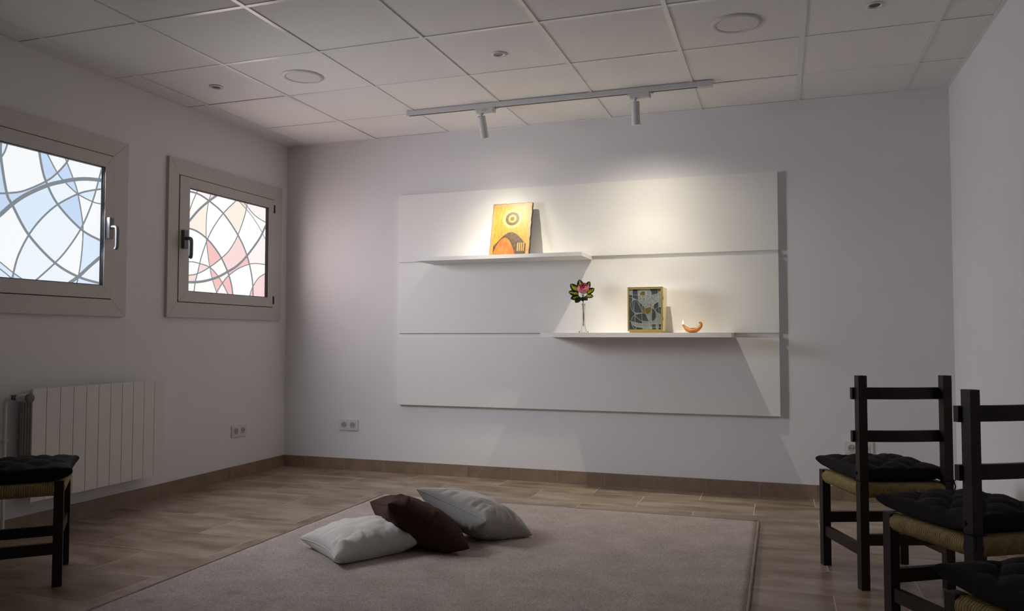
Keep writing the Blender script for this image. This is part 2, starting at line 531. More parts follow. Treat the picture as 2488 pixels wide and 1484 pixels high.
# walls
WIN = {1: dict(o=(-2.795, -1.607, 1.113, 2.133), s=(-2.700, -1.722, 1.213, 2.032), g=(-2.628, -1.776, 1.285, 1.962)),
       2: dict(o=(-1.280, -0.092, 1.121, 2.137), s=(-1.187, -0.202, 1.222, 2.032), g=(-1.098, -0.262, 1.290, 1.966))}
HOLES = [(w['s'][0] - 0.0, w['s'][1] + 0.0, w['s'][2], w['s'][3]) for w in WIN.values()]
struct(boxo('wall_back', (-WT, XR + WT, 0.0, WT, -0.10, ZC + 0.12), 'wall_paint'))
struct(boxo('wall_right', (XR, XR + WT, YF, 0.0, -0.10, ZC + 0.12), 'wall_paint'))
struct(boxo('wall_front', (-WT, XR + WT, YF - WT, YF, -0.10, ZC + 0.12), 'wall_paint'))
bm = bmesh.new()
h1, h2 = HOLES
zb, zt = -0.10, ZC + 0.12
lo, hi = min(h1[2], h2[2]), max(h1[3], h2[3])
box(bm, -WT, 0, YF, h1[0], zb, zt)
box(bm, -WT, 0, h1[1], h2[0], zb, zt)
box(bm, -WT, 0, h2[1], 0.0, zb, zt)
for h in (h1, h2):
    box(bm, -WT, 0, h[0], h[1], zb, h[2])
    box(bm, -WT, 0, h[0], h[1], h[3], zt)
struct(finish('wall_left', bm, 'wall_paint'))
for n, l in (('wall_back', 'plain white back wall behind the shelving panel'), ('wall_left', 'white left wall with the two stained glass windows'),
             ('wall_right', 'plain white right wall behind the chairs'), ('wall_front', 'plain white wall behind the viewer')):
    tag(bpy.data.objects[n], l)

# skirting tiles
BH, BT, BP = 0.085, 0.009, 0.3313
def skirting(name, label, n0, n1, phase, place):
    e = empty(name); struct(e); tag(e, label)
    a = phase
    while a > n0: a -= BP
    while a < n1:
        p, q = max(a, n0) + 0.001, min(a + BP, n1) - 0.001
        if q - p > 0.01:
            shared_box('baseboard_tile', place(p, q), 'skirting_tile', e, bevel=0.0012)
        a += BP
    g = place(n0, n1)
    gx = [g[0], g[1], g[2], g[3], 0.0, BH - 0.003]
    if name == 'baseboard_back': gx[2] += 0.0008
    if name == 'baseboard_left': gx[1] -= 0.0008
    if name == 'baseboard_right': gx[0] += 0.0008
    boxo('grout_bed', gx, 'grout', e)
skirting('baseboard_back', 'brown tile skirting along the back wall', 0.009, XR - 0.009, 0.2065, lambda p, q: (p, q, -BT, 0.0, 0.0005, BH))
skirting('baseboard_left', 'brown tile skirting along the left wall', YF, 0.0, -0.3075, lambda p, q: (0.0, BT, p, q, 0.0005, BH))
skirting('baseboard_right', 'brown tile skirting along the right wall', YF, 0.0, -0.20, lambda p, q: (XR - BT, XR, p, q, 0.0005, BH))

# ------------------------------------------------------------------ windows
LEAD_2 = [
    (0.011, [(-1.099, 1.948), (-0.991, 1.945), (-0.891, 1.918), (-0.741, 1.853), (-0.582, 1.722), (-0.479, 1.588), (-0.416, 1.424), (-0.401, 1.289)]),
    (0.006, [(-1.002, 1.963), (-1.046, 1.878), (-1.097, 1.76)]),
    (0.014, [(-0.814, 1.963), (-0.89, 1.912), (-0.988, 1.836), (-1.099, 1.723)]),
    (0.005, [(-0.871, 1.962), (-0.894, 1.897), (-0.909, 1.801), (-0.911, 1.696), (-0.905, 1.639), (-0.881, 1.513), (-0.844, 1.393), (-0.792, 1.29)]),
    (0.007, [(-0.607, 1.965), (-0.741, 1.853), (-0.835, 1.747), (-0.897, 1.651), (-0.952, 1.529), (-0.986, 1.417), (-1.005, 1.359), (-1.017, 1.29)]),
    (0.011, [(-1.099, 1.707), (-1.001, 1.696), (-0.905, 1.659), (-0.832, 1.612), (-0.752, 1.54), (-0.682, 1.444), (-0.644, 1.365), (-0.626, 1.287)]),
    (0.007, [(-0.485, 1.965), (-0.509, 1.872), (-0.582, 1.722), (-0.663, 1.612), (-0.752, 1.54), (-0.871, 1.467), (-0.986, 1.414), (-1.094, 1.393)]),
    (0.0045, [(-0.569, 1.962), (-0.441, 1.888), (-0.339, 1.807), (-0.271, 1.735)]),
    (0.006, [(-0.502, 1.954), (-0.422, 1.904), (-0.351, 1.876), (-0.273, 1.858)]),
    (0.015, [(-0.272, 1.819), (-0.337, 1.724), (-0.479, 1.582), (-0.587, 1.5), (-0.687, 1.45), (-0.792, 1.404), (-0.911, 1.371), (-1.017, 1.355), (-1.093, 1.352)]),
    (0.0065, [(-1.096, 1.482), (-1.037, 1.488), (-0.972, 1.484), (-0.871, 1.467), (-0.793, 1.42), (-0.739, 1.368), (-0.676, 1.291)]),
    (0.0065, [(-0.266, 1.539), (-0.374, 1.536), (-0.453, 1.523), (-0.567, 1.484), (-0.677, 1.423), (-0.739, 1.368), (-0.798, 1.296)]),
    (0.0065, [(-0.265, 1.47), (-0.341, 1.432), (-0.4, 1.371), (-0.429, 1.325), (-0.443, 1.287)]),
]
TINT_2 = [
    ('pale_rose', (-0.95, 1.952)),
    ('rose', (-0.859, 1.953)),
    ('cream', (-0.99, 1.893)),
    ('peach', (-0.963, 1.788)),
    ('peach', (-0.614, 1.899)),
    ('rose', (-0.521, 1.956)),
    ('pale_rose', (-0.382, 1.922)),
    ('cream', (-0.432, 1.893)),
    ('deep_rose', (-0.848, 1.557)),
    ('rose', (-0.607, 1.594)),
    ('cream', (-0.94, 1.525)),
    ('pale_rose', (-0.366, 1.618)),
    ('rose', (-0.938, 1.456)),
    ('cream', (-0.777, 1.481)),
    ('deep_rose', (-0.492, 1.537)),
    ('rose', (-1.05, 1.384)),
    ('deep_rose', (-0.832, 1.435)),
    ('pale_rose', (-0.731, 1.416)),
    ('deep_rose', (-0.8, 1.361)),
    ('deep_rose', (-0.676, 1.363)),
    ('pale_rose', (-0.747, 1.326)),
    ('rose', (-0.33, 1.372)),
    ('cream', (-1.049, 1.328)),
    ('cream', (-0.927, 1.329)),
    ('cream', (-0.353, 1.498)),
    ('deep_rose', (-0.417, 1.31)),
]
LEAD_1 = [
    (0.012, [(-2.395, 1.965), (-2.391, 1.882), (-2.356, 1.714), (-2.324, 1.658), (-2.228, 1.518), (-2.069, 1.388), (-1.92, 1.325), (-1.774, 1.298)]),
    (0.018, [(-2.561, 1.441), (-2.469, 1.526), (-2.389, 1.597), (-2.326, 1.66), (-2.249, 1.722), (-2.128, 1.793), (-2.032, 1.832), (-1.966, 1.855), (-1.883, 1.875), (-1.783, 1.887)]),
    (0.011, [(-2.181, 1.964), (-2.162, 1.881), (-2.135, 1.811), (-2.061, 1.703), (-1.91, 1.589), (-1.773, 1.541)]),
    (0.0085, [(-2.574, 1.696), (-2.48, 1.695), (-2.393, 1.705), (-2.348, 1.714), (-2.261, 1.741), (-2.135, 1.814), (-2.069, 1.872), (-2.014, 1.938), (-1.999, 1.967)]),
    (0.006, [(-2.135, 1.963), (-2.069, 1.872), (-2.019, 1.83), (-1.936, 1.781), (-1.837, 1.754), (-1.779, 1.751)]),
    (0.006, [(-2.021, 1.959), (-1.966, 1.855), (-1.936, 1.781), (-1.901, 1.629), (-1.898, 1.523), (-1.906, 1.417), (-1.92, 1.328), (-1.932, 1.281)]),
    (0.0085, [(-1.781, 1.836), (-1.86, 1.812), (-1.936, 1.781), (-2.061, 1.703), (-2.154, 1.616), (-2.228, 1.518), (-2.287, 1.398), (-2.316, 1.278)]),
    (0.008, [(-1.794, 1.903), (-1.837, 1.757), (-1.904, 1.605), (-1.989, 1.478), (-2.069, 1.388), (-2.188, 1.281)]),
    (0.017, [(-1.771, 1.451), (-1.849, 1.387), (-1.92, 1.325), (-1.984, 1.282)]),
    (0.005, [(-2.52, 1.451), (-2.383, 1.365), (-2.319, 1.323), (-2.248, 1.282)]),
    (0.005, [(-2.561, 1.441), (-2.382, 1.331), (-2.307, 1.281)]),
    (0.007, [(-2.358, 1.964), (-2.373, 1.917), (-2.391, 1.882), (-2.428, 1.795), (-2.485, 1.701), (-2.566, 1.606)]),
    (0.008, [(-2.579, 1.871), (-2.504, 1.795), (-2.463, 1.685), (-2.469, 1.529), (-2.492, 1.403), (-2.505, 1.285)]),
]
TINT_1 = [
    ('sky_blue', (-2.15, 1.895)),
    ('pale_blue', (-2.38, 1.937)),
    ('sky_blue', (-2.02, 1.882)),
    ('sky_blue', (-2.279, 1.725)),
    ('pale_blue', (-2.084, 1.832)),
    ('sky_blue', (-1.978, 1.815)),
    ('pale_blue', (-2.199, 1.664)),
    ('sky_blue', (-1.981, 1.687)),
    ('pale_blue', (-1.873, 1.78)),
    ('sky_blue', (-2.191, 1.39)),
    ('pale_blue', (-1.845, 1.5)),
    ('pale_blue', (-2.348, 1.331)),
    ('sky_blue', (-2.296, 1.298)),
    ('pale_blue', (-1.807, 1.852)),
    ('pale_blue', (-1.839, 1.305)),
    ('ice', (-2.377, 1.668)),
    ('ice', (-2.103, 1.567)),
    ('ice', (-1.819, 1.354)),
    ('ice', (-2.056, 1.761)),
    ('pale_blue', (-2.358, 1.296)),
    ('sky_blue', (-2.427, 1.748)),
    ('sky_blue', (-2.434, 1.617)),
    ('ice', (-2.177, 1.309)),
    ('ice', (-2.051, 1.324)),
]
def mitre_bar(bm, side, o, i, x0, x1, lip=0.0):
    """one mitred bar of a rectangular frame between outer rect o and inner rect i (y0, y1, z0, z1)"""
    oc = [(o[0], o[2]), (o[1], o[2]), (o[1], o[3]), (o[0], o[3])]
    ic = [(i[0], i[2]), (i[1], i[2]), (i[1], i[3]), (i[0], i[3])]
    a, b = side, (side + 1) % 4
    g = 0.0004
    t = (Vector(oc[b]) - Vector(oc[a])).normalized() * 0.0008
    poly = [Vector(oc[a]) + t, Vector(oc[b]) - t, Vector(ic[b]) - t, Vector(ic[a]) + t]
    prism(bm, poly, lambda p, d: Vector((d, p[0], p[1])), x0, x1)

def build_window(n, leads, tints, base, tinted_label, handle_y, handle_right, hinges):
    W = WIN[n]
    e = empty('window_%d' % n); struct(e); tag(e, tinted_label)
    o, s, g = W['o'], W['s'], W['g']
    # flat trim on the wall, mitred
    for k in range(4):
        bm = bmesh.new(); mitre_bar(bm, k, o, (s[0] - 0.005, s[1] + 0.005, s[2] - 0.005, s[3] + 0.005), -0.02, 0.021)
        finish('frame_bar', bm, 'aluminium', e, bevel=0.003)
    bm = bmesh.new()
    for k in range(4):
        mitre_bar(bm, k, (s[0] - 0.008, s[1] + 0.008, s[2] - 0.008, s[3] + 0.008), (s[0] + 0.01, s[1] - 0.01, s[2] + 0.01, s[3] - 0.01), -0.03, 0.0185)
    finish('sash_gap_shade', bm, 'gap_shade', e)  # near-flush dark strip, shade of the sash gap put into its colour
    # opening sash, mitred
    for k in range(4):
        bm = bmesh.new(); mitre_bar(bm, k, s, (g[0], g[1], g[2], g[3]), -0.03, 0.0255)
        finish('sash_bar', bm, 'aluminium', e, bevel=0.004)
    bm = bmesh.new()
    for k in range(4):
        mitre_bar(bm, k, (g[0] - 0.002, g[1] + 0.002, g[2] - 0.002, g[3] + 0.002), (g[0] + 0.004, g[1] - 0.004, g[2] + 0.004, g[3] - 0.004), -0.02, 0.0215)
    finish('gasket', bm, 'gasket', e)
    # stained glass: one pane per cell between the lead lines
    rect = (g[0] - 0.003, g[1] + 0.003, g[2] - 0.003, g[3] + 0.003)
    lines = []
    for w, pts in leads:
        P = [Vector(p) for p in pts]
        P = [P[0] + (P[0] - P[1]).normalized() * 0.06] + P + [P[-1] + (P[-1] - P[-2]).normalized() * 0.06]
        lines.append((w, spline([p.to_3d() for p in P], 7)))
    vo, cs = cells([l for w, l in lines], rect)
    fn = lambda p, d: Vector((-0.006 + d, p.x, p.y))
    for c in cs:
        t = base
        for nm, p in tints:
            if in_cell(Vector(p), vo, c): t = nm
        cell_mesh('glass_pane', vo, c, fn, 'glass_' + t, e, 0.004)
    for w, l in lines:
        bm = bmesh.new()
        ribbon(bm, l, w * 1.22, fn, 0.0035, 0.0065, (g[0], g[1], g[2], g[3]))
        if bm.faces: finish('lead_line', bm, 'glowing_lead', e)
        else: bm.free()
    # handle: rounded escutcheon, neck and bent lever
    hz = 1.612 if n == 1 else 1.618
    hd = 1
    hp = boxo('handle', (0.0256, 0.052, handle_y - 0.016, handle_y + 0.016, hz - 0.058, hz + 0.062), 'handle_metal', e, bevel=0.008, seg=3)
    bm = bmesh.new()
    tube(bm, spline([(0.05, handle_y, hz + 0.008), (0.075, handle_y, hz + 0.008), (0.088, handle_y, hz + 0.002), (0.092, handle_y, hz - 0.015),
                     (0.092, handle_y, hz - 0.06), (0.091, handle_y, hz - 0.105), (0.083, handle_y, hz - 0.118)], 6), 0.0115, 12)
    finish('lever', bm, 'handle_metal', hp, smooth=True)
    for y_, z_ in hinges:
        bm = bmesh.new(); lathe(bm, [(0, -0.03), (0.006, -0.03), (0.007, -0.028), (0.007, 0.028), (0.006, 0.03), (0, 0.03)], 12, (0.026, y_, z_))
        finish('hinge', bm, 'gasket', e, smooth=True)
    return e
build_window(2, LEAD_2, TINT_2, 'warm_white', 'aluminium window with rose tinted leaded glass near the room corner', -1.155, True, [(-0.196, 1.272), (-0.196, 1.965)])
build_window(1, LEAD_1, TINT_1, 'white', 'aluminium window with blue tinted leaded glass above the radiator', -1.752, False, [])

# ================================================================== SHELVING PANEL
PX0, PX1, PY = 0.991, 3.648, -0.035
p = empty('wall_panel', (PX0, 0, 0.502))
tag(p, 'large white wall panel of three wide boards with shadow grooves', 'wall panel')
def pl(b): return (b[0] - PX0, b[1] - PX0, b[2], b[3], b[4] - 0.502, b[5] - 0.502)
for z0, z1 in ((0.502, 0.9945), (1.0235, 1.5195), (1.5455, 2.042)):
    boxo('board', pl((PX0, PX1, PY, -0.001, z0, z1)), 'panel_white', p, bevel=0.0015)
for z0, z1 in ((0.9945, 1.0235), (1.5195, 1.5455)):
    boxo('groove_backing', pl((PX0 + 0.001, PX1 - 0.001, -0.014, -0.002, z0 + 0.0003, z1 - 0.0003)), 'panel_white', p)
s1 = boxo('floating_shelf', (1.272, 2.450, -0.320, -0.0145, 1.5198, 1.5450), 'panel_white', bevel=0.0015)
tag(s1, 'upper white floating shelf carrying the golden icon', 'shelf', 'floating shelves on the wall panel')
s2 = boxo('floating_shelf', (2.172, 3.374, -0.320, -0.0145, 0.9948, 1.0232), 'panel_white', bevel=0.0015)
tag(s2, 'lower white floating shelf with the rose, tabernacle and oil lamp', 'shelf', 'floating shelves on the wall panel')

# ================================================================== CEILING FITTINGS
TY, TZ = -0.585, ZC - 0.0022
t = empty('lighting_track', (2.32, TY, TZ))
tag(t, 'long white lighting track rail fixed under the ceiling', 'lighting track')
bm = bmesh.new()
L0, L1 = 1.34 - 2.32, 3.215 - 2.32
box(bm, L0, L1, -0.0175, 0.0175, -0.018, 0.0)
box(bm, L0, L1, -0.0175, -0.009, -0.030, -0.018)
box(bm, L0, L1, 0.009, 0.0175, -0.030, -0.018)
finish('rail', bm, 'track_white', t)
boxo('slot', (L0 + 0.01, L1, -0.0089, 0.0089, -0.0295, -0.0181), 'track_black', t)
boxo('end_cap', (L0 - 0.004, L0 + 0.008, -0.018, 0.018, -0.0305, 0.0), 'track_white', t, bevel=0.001)
boxo('power_feed', (L1, L1 + 0.085, -0.019, 0.019, -0.034, 0.0), 'track_white', t, bevel=0.002)

def spotlight(x, tilt, tiltx, label, beams, printed):
    e = empty('track_spotlight', (x, TY, TZ - 0.030))
    tag(e, label, 'spotlight', 'spotlights on the ceiling track')
    a = boxo('adapter', (-0.030, 0.085, -0.016, 0.016, -0.030, -0.0005), 'track_white', e, bevel=0.003)
    boxo('locking_lever', (0.0855, 0.094, -0.013, 0.013, -0.034, -0.001), 'track_white', e, bevel=0.001)
    boxo('locking_lever', (0.098, 0.112, -0.004, 0.004, -0.010, -0.0005), 'track_white', e, bevel=0.001)
    boxo('release_catch', (-0.048, -0.031, -0.006, 0.006, -0.010, -0.0005), 'track_white', e, bevel=0.001)
    if printed:      # small rating plate print on the side that faces the room
        bm = bmesh.new()
        for r, (w0, w1) in enumerate(((0.006, 0.040), (0.010, 0.046), (0.008, 0.042))):
            q = w0
            while q < w1:
                w = random.uniform(0.002, 0.006)
                box(bm, q, q + w, -0.01645, -0.0161, -0.010 - r * 0.0045, -0.0083 - r * 0.0045); q += w + 0.0015
        finish('rating_print', bm, 'print_grey', a)
    bm = bmesh.new()
    lathe(bm, [(0, -0.030), (0.012, -0.030), (0.012, -0.036), (0.007, -0.038), (0.007, -0.058), (0, -0.058)], 16)
    finish('swivel', bm, 'track_white', e, smooth=True)
    M = Matrix.Translation((0, 0, -0.048)) @ Matrix.Rotation(tilt, 4, 'X') @ Matrix.Rotation(tiltx, 4, 'Y')
    bm = bmesh.new()
    lathe(bm, [(0, 0), (0.024, 0), (0.026, -0.002), (0.026, -0.136), (0.025, -0.138), (0.0215, -0.138), (0.021, -0.098), (0.0, -0.098)], 32, (0, 0, 0), M)
    finish('lamp_head', bm, 'track_white', e, smooth=True)
    bm = bmesh.new()
    lathe(bm, [(0, -0.0985), (0.0205, -0.0985), (0.0205, -0.101), (0, -0.101)], 24, (0, 0, 0), M)
    finish('lens', bm, 'lamp_lens', e)
    for pw, ang, bl in beams:
        d = bpy.data.lights.new('spot_lamp', 'SPOT')
        d.energy = pw; d.spot_size = math.radians(ang); d.spot_blend = bl
        d.color = (1.0, 0.915, 0.73); d.shadow_soft_size = 0.012
        o = bpy.data.objects.new('spot_lamp', d); link(o, e)
        o.matrix_local = M @ Matrix.Translation((0, 0, -0.141))
    return e
spotlight(1.858, math.radians(27), 0.0, 'left white cylinder spotlight tilted towards the icon', ((34.0, 52, 1.0), (16.0, 76, 0.9), (2.2, 96, 0.5), (2.5, 155, 1.0)), True)
spotlight(2.846, math.radians(12), 0.0, 'right white cylinder spotlight pointing straight down above the tabernacle', ((40.0, 46, 1.0), (18.0, 84, 0.9), (4.0, 104, 0.8), (15.0, 155, 1.0)), False)

def downlight(x, y, label):
    e = empty('ceiling_downlight', (x, y, ZC + 0.001)); tag(e, label, 'downlight', 'round flat ceiling downlights')
    bm = bmesh.new(); lathe(bm, [(0.093, 0.0), (0.093, -0.006), (0.098, -0.008), (0.114, -0.006), (0.119, -0.001), (0.119, 0.0)], 64)
    finish('trim_ring', bm, 'track_white', e, smooth=True)
    bm = bmesh.new(); lathe(bm, [(0, 0.0), (0.0925, 0.0), (0.0925, -0.0045), (0, -0.0055)], 64)
    finish('diffuser', bm, 'diffuser', e, smooth=True)
downlight(1.075, -1.408, 'round switched-off ceiling downlight near the windows')
downlight(3.472, -1.402, 'round switched-off ceiling downlight on the right side')
def recessed(x, y, label):
    e = empty('recessed_spot', (x, y, ZC + 0.001)); tag(e, label, 'spotlight', 'small recessed ceiling spots')
    bm = bmesh.new(); lathe(bm, [(0.024, 0.0), (0.0245, -0.002), (0.030, -0.006), (0.038, -0.004), (0.041, -0.001), (0.041, 0.0)], 40)
    finish('trim_ring', bm, 'plastic_white', e, smooth=True)
    bm = bmesh.new(); lathe(bm, [(0, -0.0008), (0.0244, -0.0008), (0.0244, 0.0), (0, 0.0)], 32)
    d = finish('lamp_opening', bm, 'dark_glass', e)
recessed(0.477, -1.412, 'small round recessed spot close to the left wall')
recessed(2.265, -1.385, 'small round recessed spot in the middle of the ceiling')
recessed(4.075, -1.418, 'small round recessed spot close to the right wall')

# ================================================================== SOCKETS AND RADIATOR
def outlet(loc, rz, label):
    e = empty('power_outlet', loc, rz); tag(e, label, 'power outlet', 'double wall sockets')
    # local: x along the wall, -y into the room
    boxo('cover_frame', (-0.080, 0.080, -0.009, 0.0, -0.041, 0.041), 'plastic_white', e, bevel=0.004, seg=3)
    for sx in (-0.0365, 0.0365):
        pl_ = boxo('socket_plate', (sx - 0.0275, sx + 0.0275, -0.0115, -0.008, -0.0275, 0.0275), 'plastic_white', e, bevel=0.0012)
        bm = bmesh.new()
        lathe(bm, [(0.0, 0.0), (0.0185, 0.0), (0.0195, 0.0012), (0.0215, 0.0014), (0.0215, 0.0), (0.0215, -0.001), (0, -0.001)], 28, (0, 0, 0),
              Matrix.Translation((sx, -0.0116, 0)) @ Matrix.Rotation(PI / 2, 4, 'X'))
        w = finish('socket_well', bm, 'socket_hole', pl_, smooth=True)
        bm = bmesh.new()
        for q in (-0.0095, 0.0095):
            lathe(bm, [(0, 0.0006), (0.003, 0.0006), (0.003, 0.0), (0, 0.0)], 10, (0, 0, 0), Matrix.Translation((sx + q, -0.0118, 0)) @ Matrix.Rotation(PI / 2, 4, 'X'))
        finish('pin_hole', bm, 'gasket', pl_)
outlet((0.0, -0.546, 0.331), PI / 2, 'white double socket on the left wall below the rose window')
outlet((0.571, 0.0, 0.336), 0.0, 'white double socket on the back wall left of the panel')
outlet((4.094, 0.0, 0.322), 0.0, 'white double socket behind the far right chair')

RX, RYA, RZ0, RZ1, RN, RP = 0.120, -2.284, 0.172, 0.734, 11, 0.081
r = empty('radiator', (0, RYA, 0)); tag(r, 'white sectional wall radiator under the blue window', 'radiator')
def rad_section():
    bm = bmesh.new()
    box(bm, RX - 0.010, RX, 0.0015, RP - 0.0015, RZ0, RZ1)                      # front plate
    box(bm, 0.030, RX - 0.010, RP / 2 - 0.014, RP / 2 + 0.014, RZ0 + 0.03, RZ1 - 0.015)   # water way
    for q in (0.048, 0.068, 0.088):
        box(bm, q, q + 0.004, 0.006, RP - 0.006, RZ0 + 0.02, RZ1 - 0.010)       # fins
    box(bm, 0.030, 0.034, 0.010, RP - 0.010, RZ0 + 0.02, RZ1 - 0.02)
    for zc in (RZ0 + 0.05, RZ1 - 0.04):
        lathe(bm, [(0, 0), (0.02, 0), (0.02, RP), (0, RP)], 14, (0, 0, 0), Matrix.Translation((0.07, 0, zc)) @ Matrix.Rotation(-PI / 2, 4, 'X'))
    return bm
first = finish('radiator_section', rad_section(), 'radiator_white', r, bevel=0.0)
for k in range(1, RN):
    c = first.copy(); COL.objects.link(c); c.parent = r; c.location = (0, k * RP, 0)
v = empty('thermostatic_valve', (0, 0, 0)); v.parent = r
bm = bmesh.new(); tube(bm, [(0.07, -0.001, RZ1 - 0.04), (0.07, -0.055, RZ1 - 0.04)], 0.011, 14); finish('valve_tail', bm, 'chrome', v, smooth=True)
bm = bmesh.new(); tube(bm, [(0.045, -0.055, RZ1 - 0.04), (0.095, -0.055, RZ1 - 0.04)], [0.012, 0.016], 14); finish('valve_body', bm, 'knob_grey', v, smooth=True)
bm = bmesh.new(); lathe(bm, [(0, 0), (0.018, 0), (0.021, 0.004), (0.021, 0.058), (0.019, 0.064), (0, 0.064)], 24, (0, 0, 0), Matrix.Translation((0.096, -0.055, RZ1 - 0.04)) @ Matrix.Rotation(PI / 2, 4, 'Y'))
finish('thermostat_head', bm, 'plastic_white', v, smooth=True)
bm = bmesh.new(); lathe(bm, [(0, 0), (0.0215, 0), (0.0215, 0.014), (0.017, 0.016), (0, 0.016)], 24, (0, 0, 0), Matrix.Translation((0.1605, -0.055, RZ1 - 0.04)) @ Matrix.Rotation(PI / 2, 4, 'Y'))
finish('thermostat_cap', bm, 'knob_grey', v, smooth=True)
bm = bmesh.new(); tube(bm, spline([(0.055, -0.055, RZ1 - 0.04), (0.050, -0.075, RZ1 - 0.045), (0.045, -0.085, RZ1 - 0.07), (0.045, -0.085, RZ1 - 0.15)], 6) + [Vector((0.045, -0.085, 0.0))], 0.009, 12)
finish('supply_pipe', bm, 'radiator_white', r, smooth=True)
bm = bmesh.new(); lathe(bm, [(0, 0), (0.015, 0), (0.015, 0.008), (0.010, 0.012), (0, 0.012)], 16, (0.045, -0.085, 0.48)); finish('pipe_clip', bm, 'radiator_white', r)
bm = bmesh.new(); lathe(bm, [(0, 0), (0.011, 0), (0.011, 0.012), (0.008, 0.014), (0.008, 0.030), (0, 0.030)], 14, (0, 0, 0), Matrix.Translation((0.07, RN * RP + 0.001, RZ0 + 0.05)) @ Matrix.Rotation(-PI / 2, 4, 'X'))
finish('drain_plug', bm, 'chrome', r, smooth=True)
for yy in (0.16, 0.73):
    boxo('wall_bracket', (0.001, 0.034, yy - 0.01, yy + 0.01, RZ1 - 0.09, RZ1 - 0.05), 'radiator_white', r)
# ================================================================== RUG AND FLOOR PILLOWS
RG = (1.285, 3.532, -4.35, -0.780)
RT = 0.010
rug = empty('rug', (RG[0], RG[2], 0)); tag(rug, 'large beige grey pile rug with a corded edge', 'rug')
bm = bmesh.new()
nx, ny = 60, 90
gv = []
for j in range(ny + 1):
    row = []
    for i in range(nx + 1):
        x = (RG[1] - RG[0]) * i / nx; yq = (RG[3] - RG[2]) * j / ny
        row.append(bm.verts.new((x, yq, RT + 0.0012 * noise.noise(Vector((x * 5, yq * 5, 0))))))
    gv.append(row)
for j in range(ny):
    for i in range(nx):
        bm.faces.new((gv[j][i], gv[j][i + 1], gv[j + 1][i + 1], gv[j + 1][i]))
b0 = [bm.verts.new((x, y_, 0.0005)) for x, y_ in ((0, 0), (RG[1] - RG[0], 0), (RG[1] - RG[0], RG[3] - RG[2]), (0, RG[3] - RG[2]))]
bm.faces.new(list(reversed(b0)))
bm.faces.new([b0[0]] + [b0[1]] + [gv[0][i] for i in range(nx, -1, -1)])
bm.faces.new([b0[1]] + [b0[2]] + [gv[j][nx] for j in range(ny, -1, -1)])
bm.faces.new([b0[2]] + [b0[3]] + [gv[ny][i] for i in range(0, nx + 1)])
bm.faces.new([b0[3]] + [b0[0]] + [gv[j][0] for j in range(0, ny + 1)])
finish('pile', bm, 'rug_pile', rug, smooth='all')
w_, h_ = RG[1] - RG[0], RG[3] - RG[2]
for a, b in (((0, 0), (w_, 0)), ((w_, 0), (w_, h_)), ((w_, h_), (0, h_)), ((0, h_), (0, 0))):
    bm = bmesh.new()
    tube(bm, [Vector((a[0], a[1], 0.0075)).lerp(Vector((b[0], b[1], 0.0075)), q / 40) + Vector((0.0012 * math.sin(q * 2.3), 0.0012 * math.sin(q * 1.7), 0)) for q in range(41)], 0.007, 8)
    finish('corded_edge', bm, 'rug_binding', rug, smooth='all')

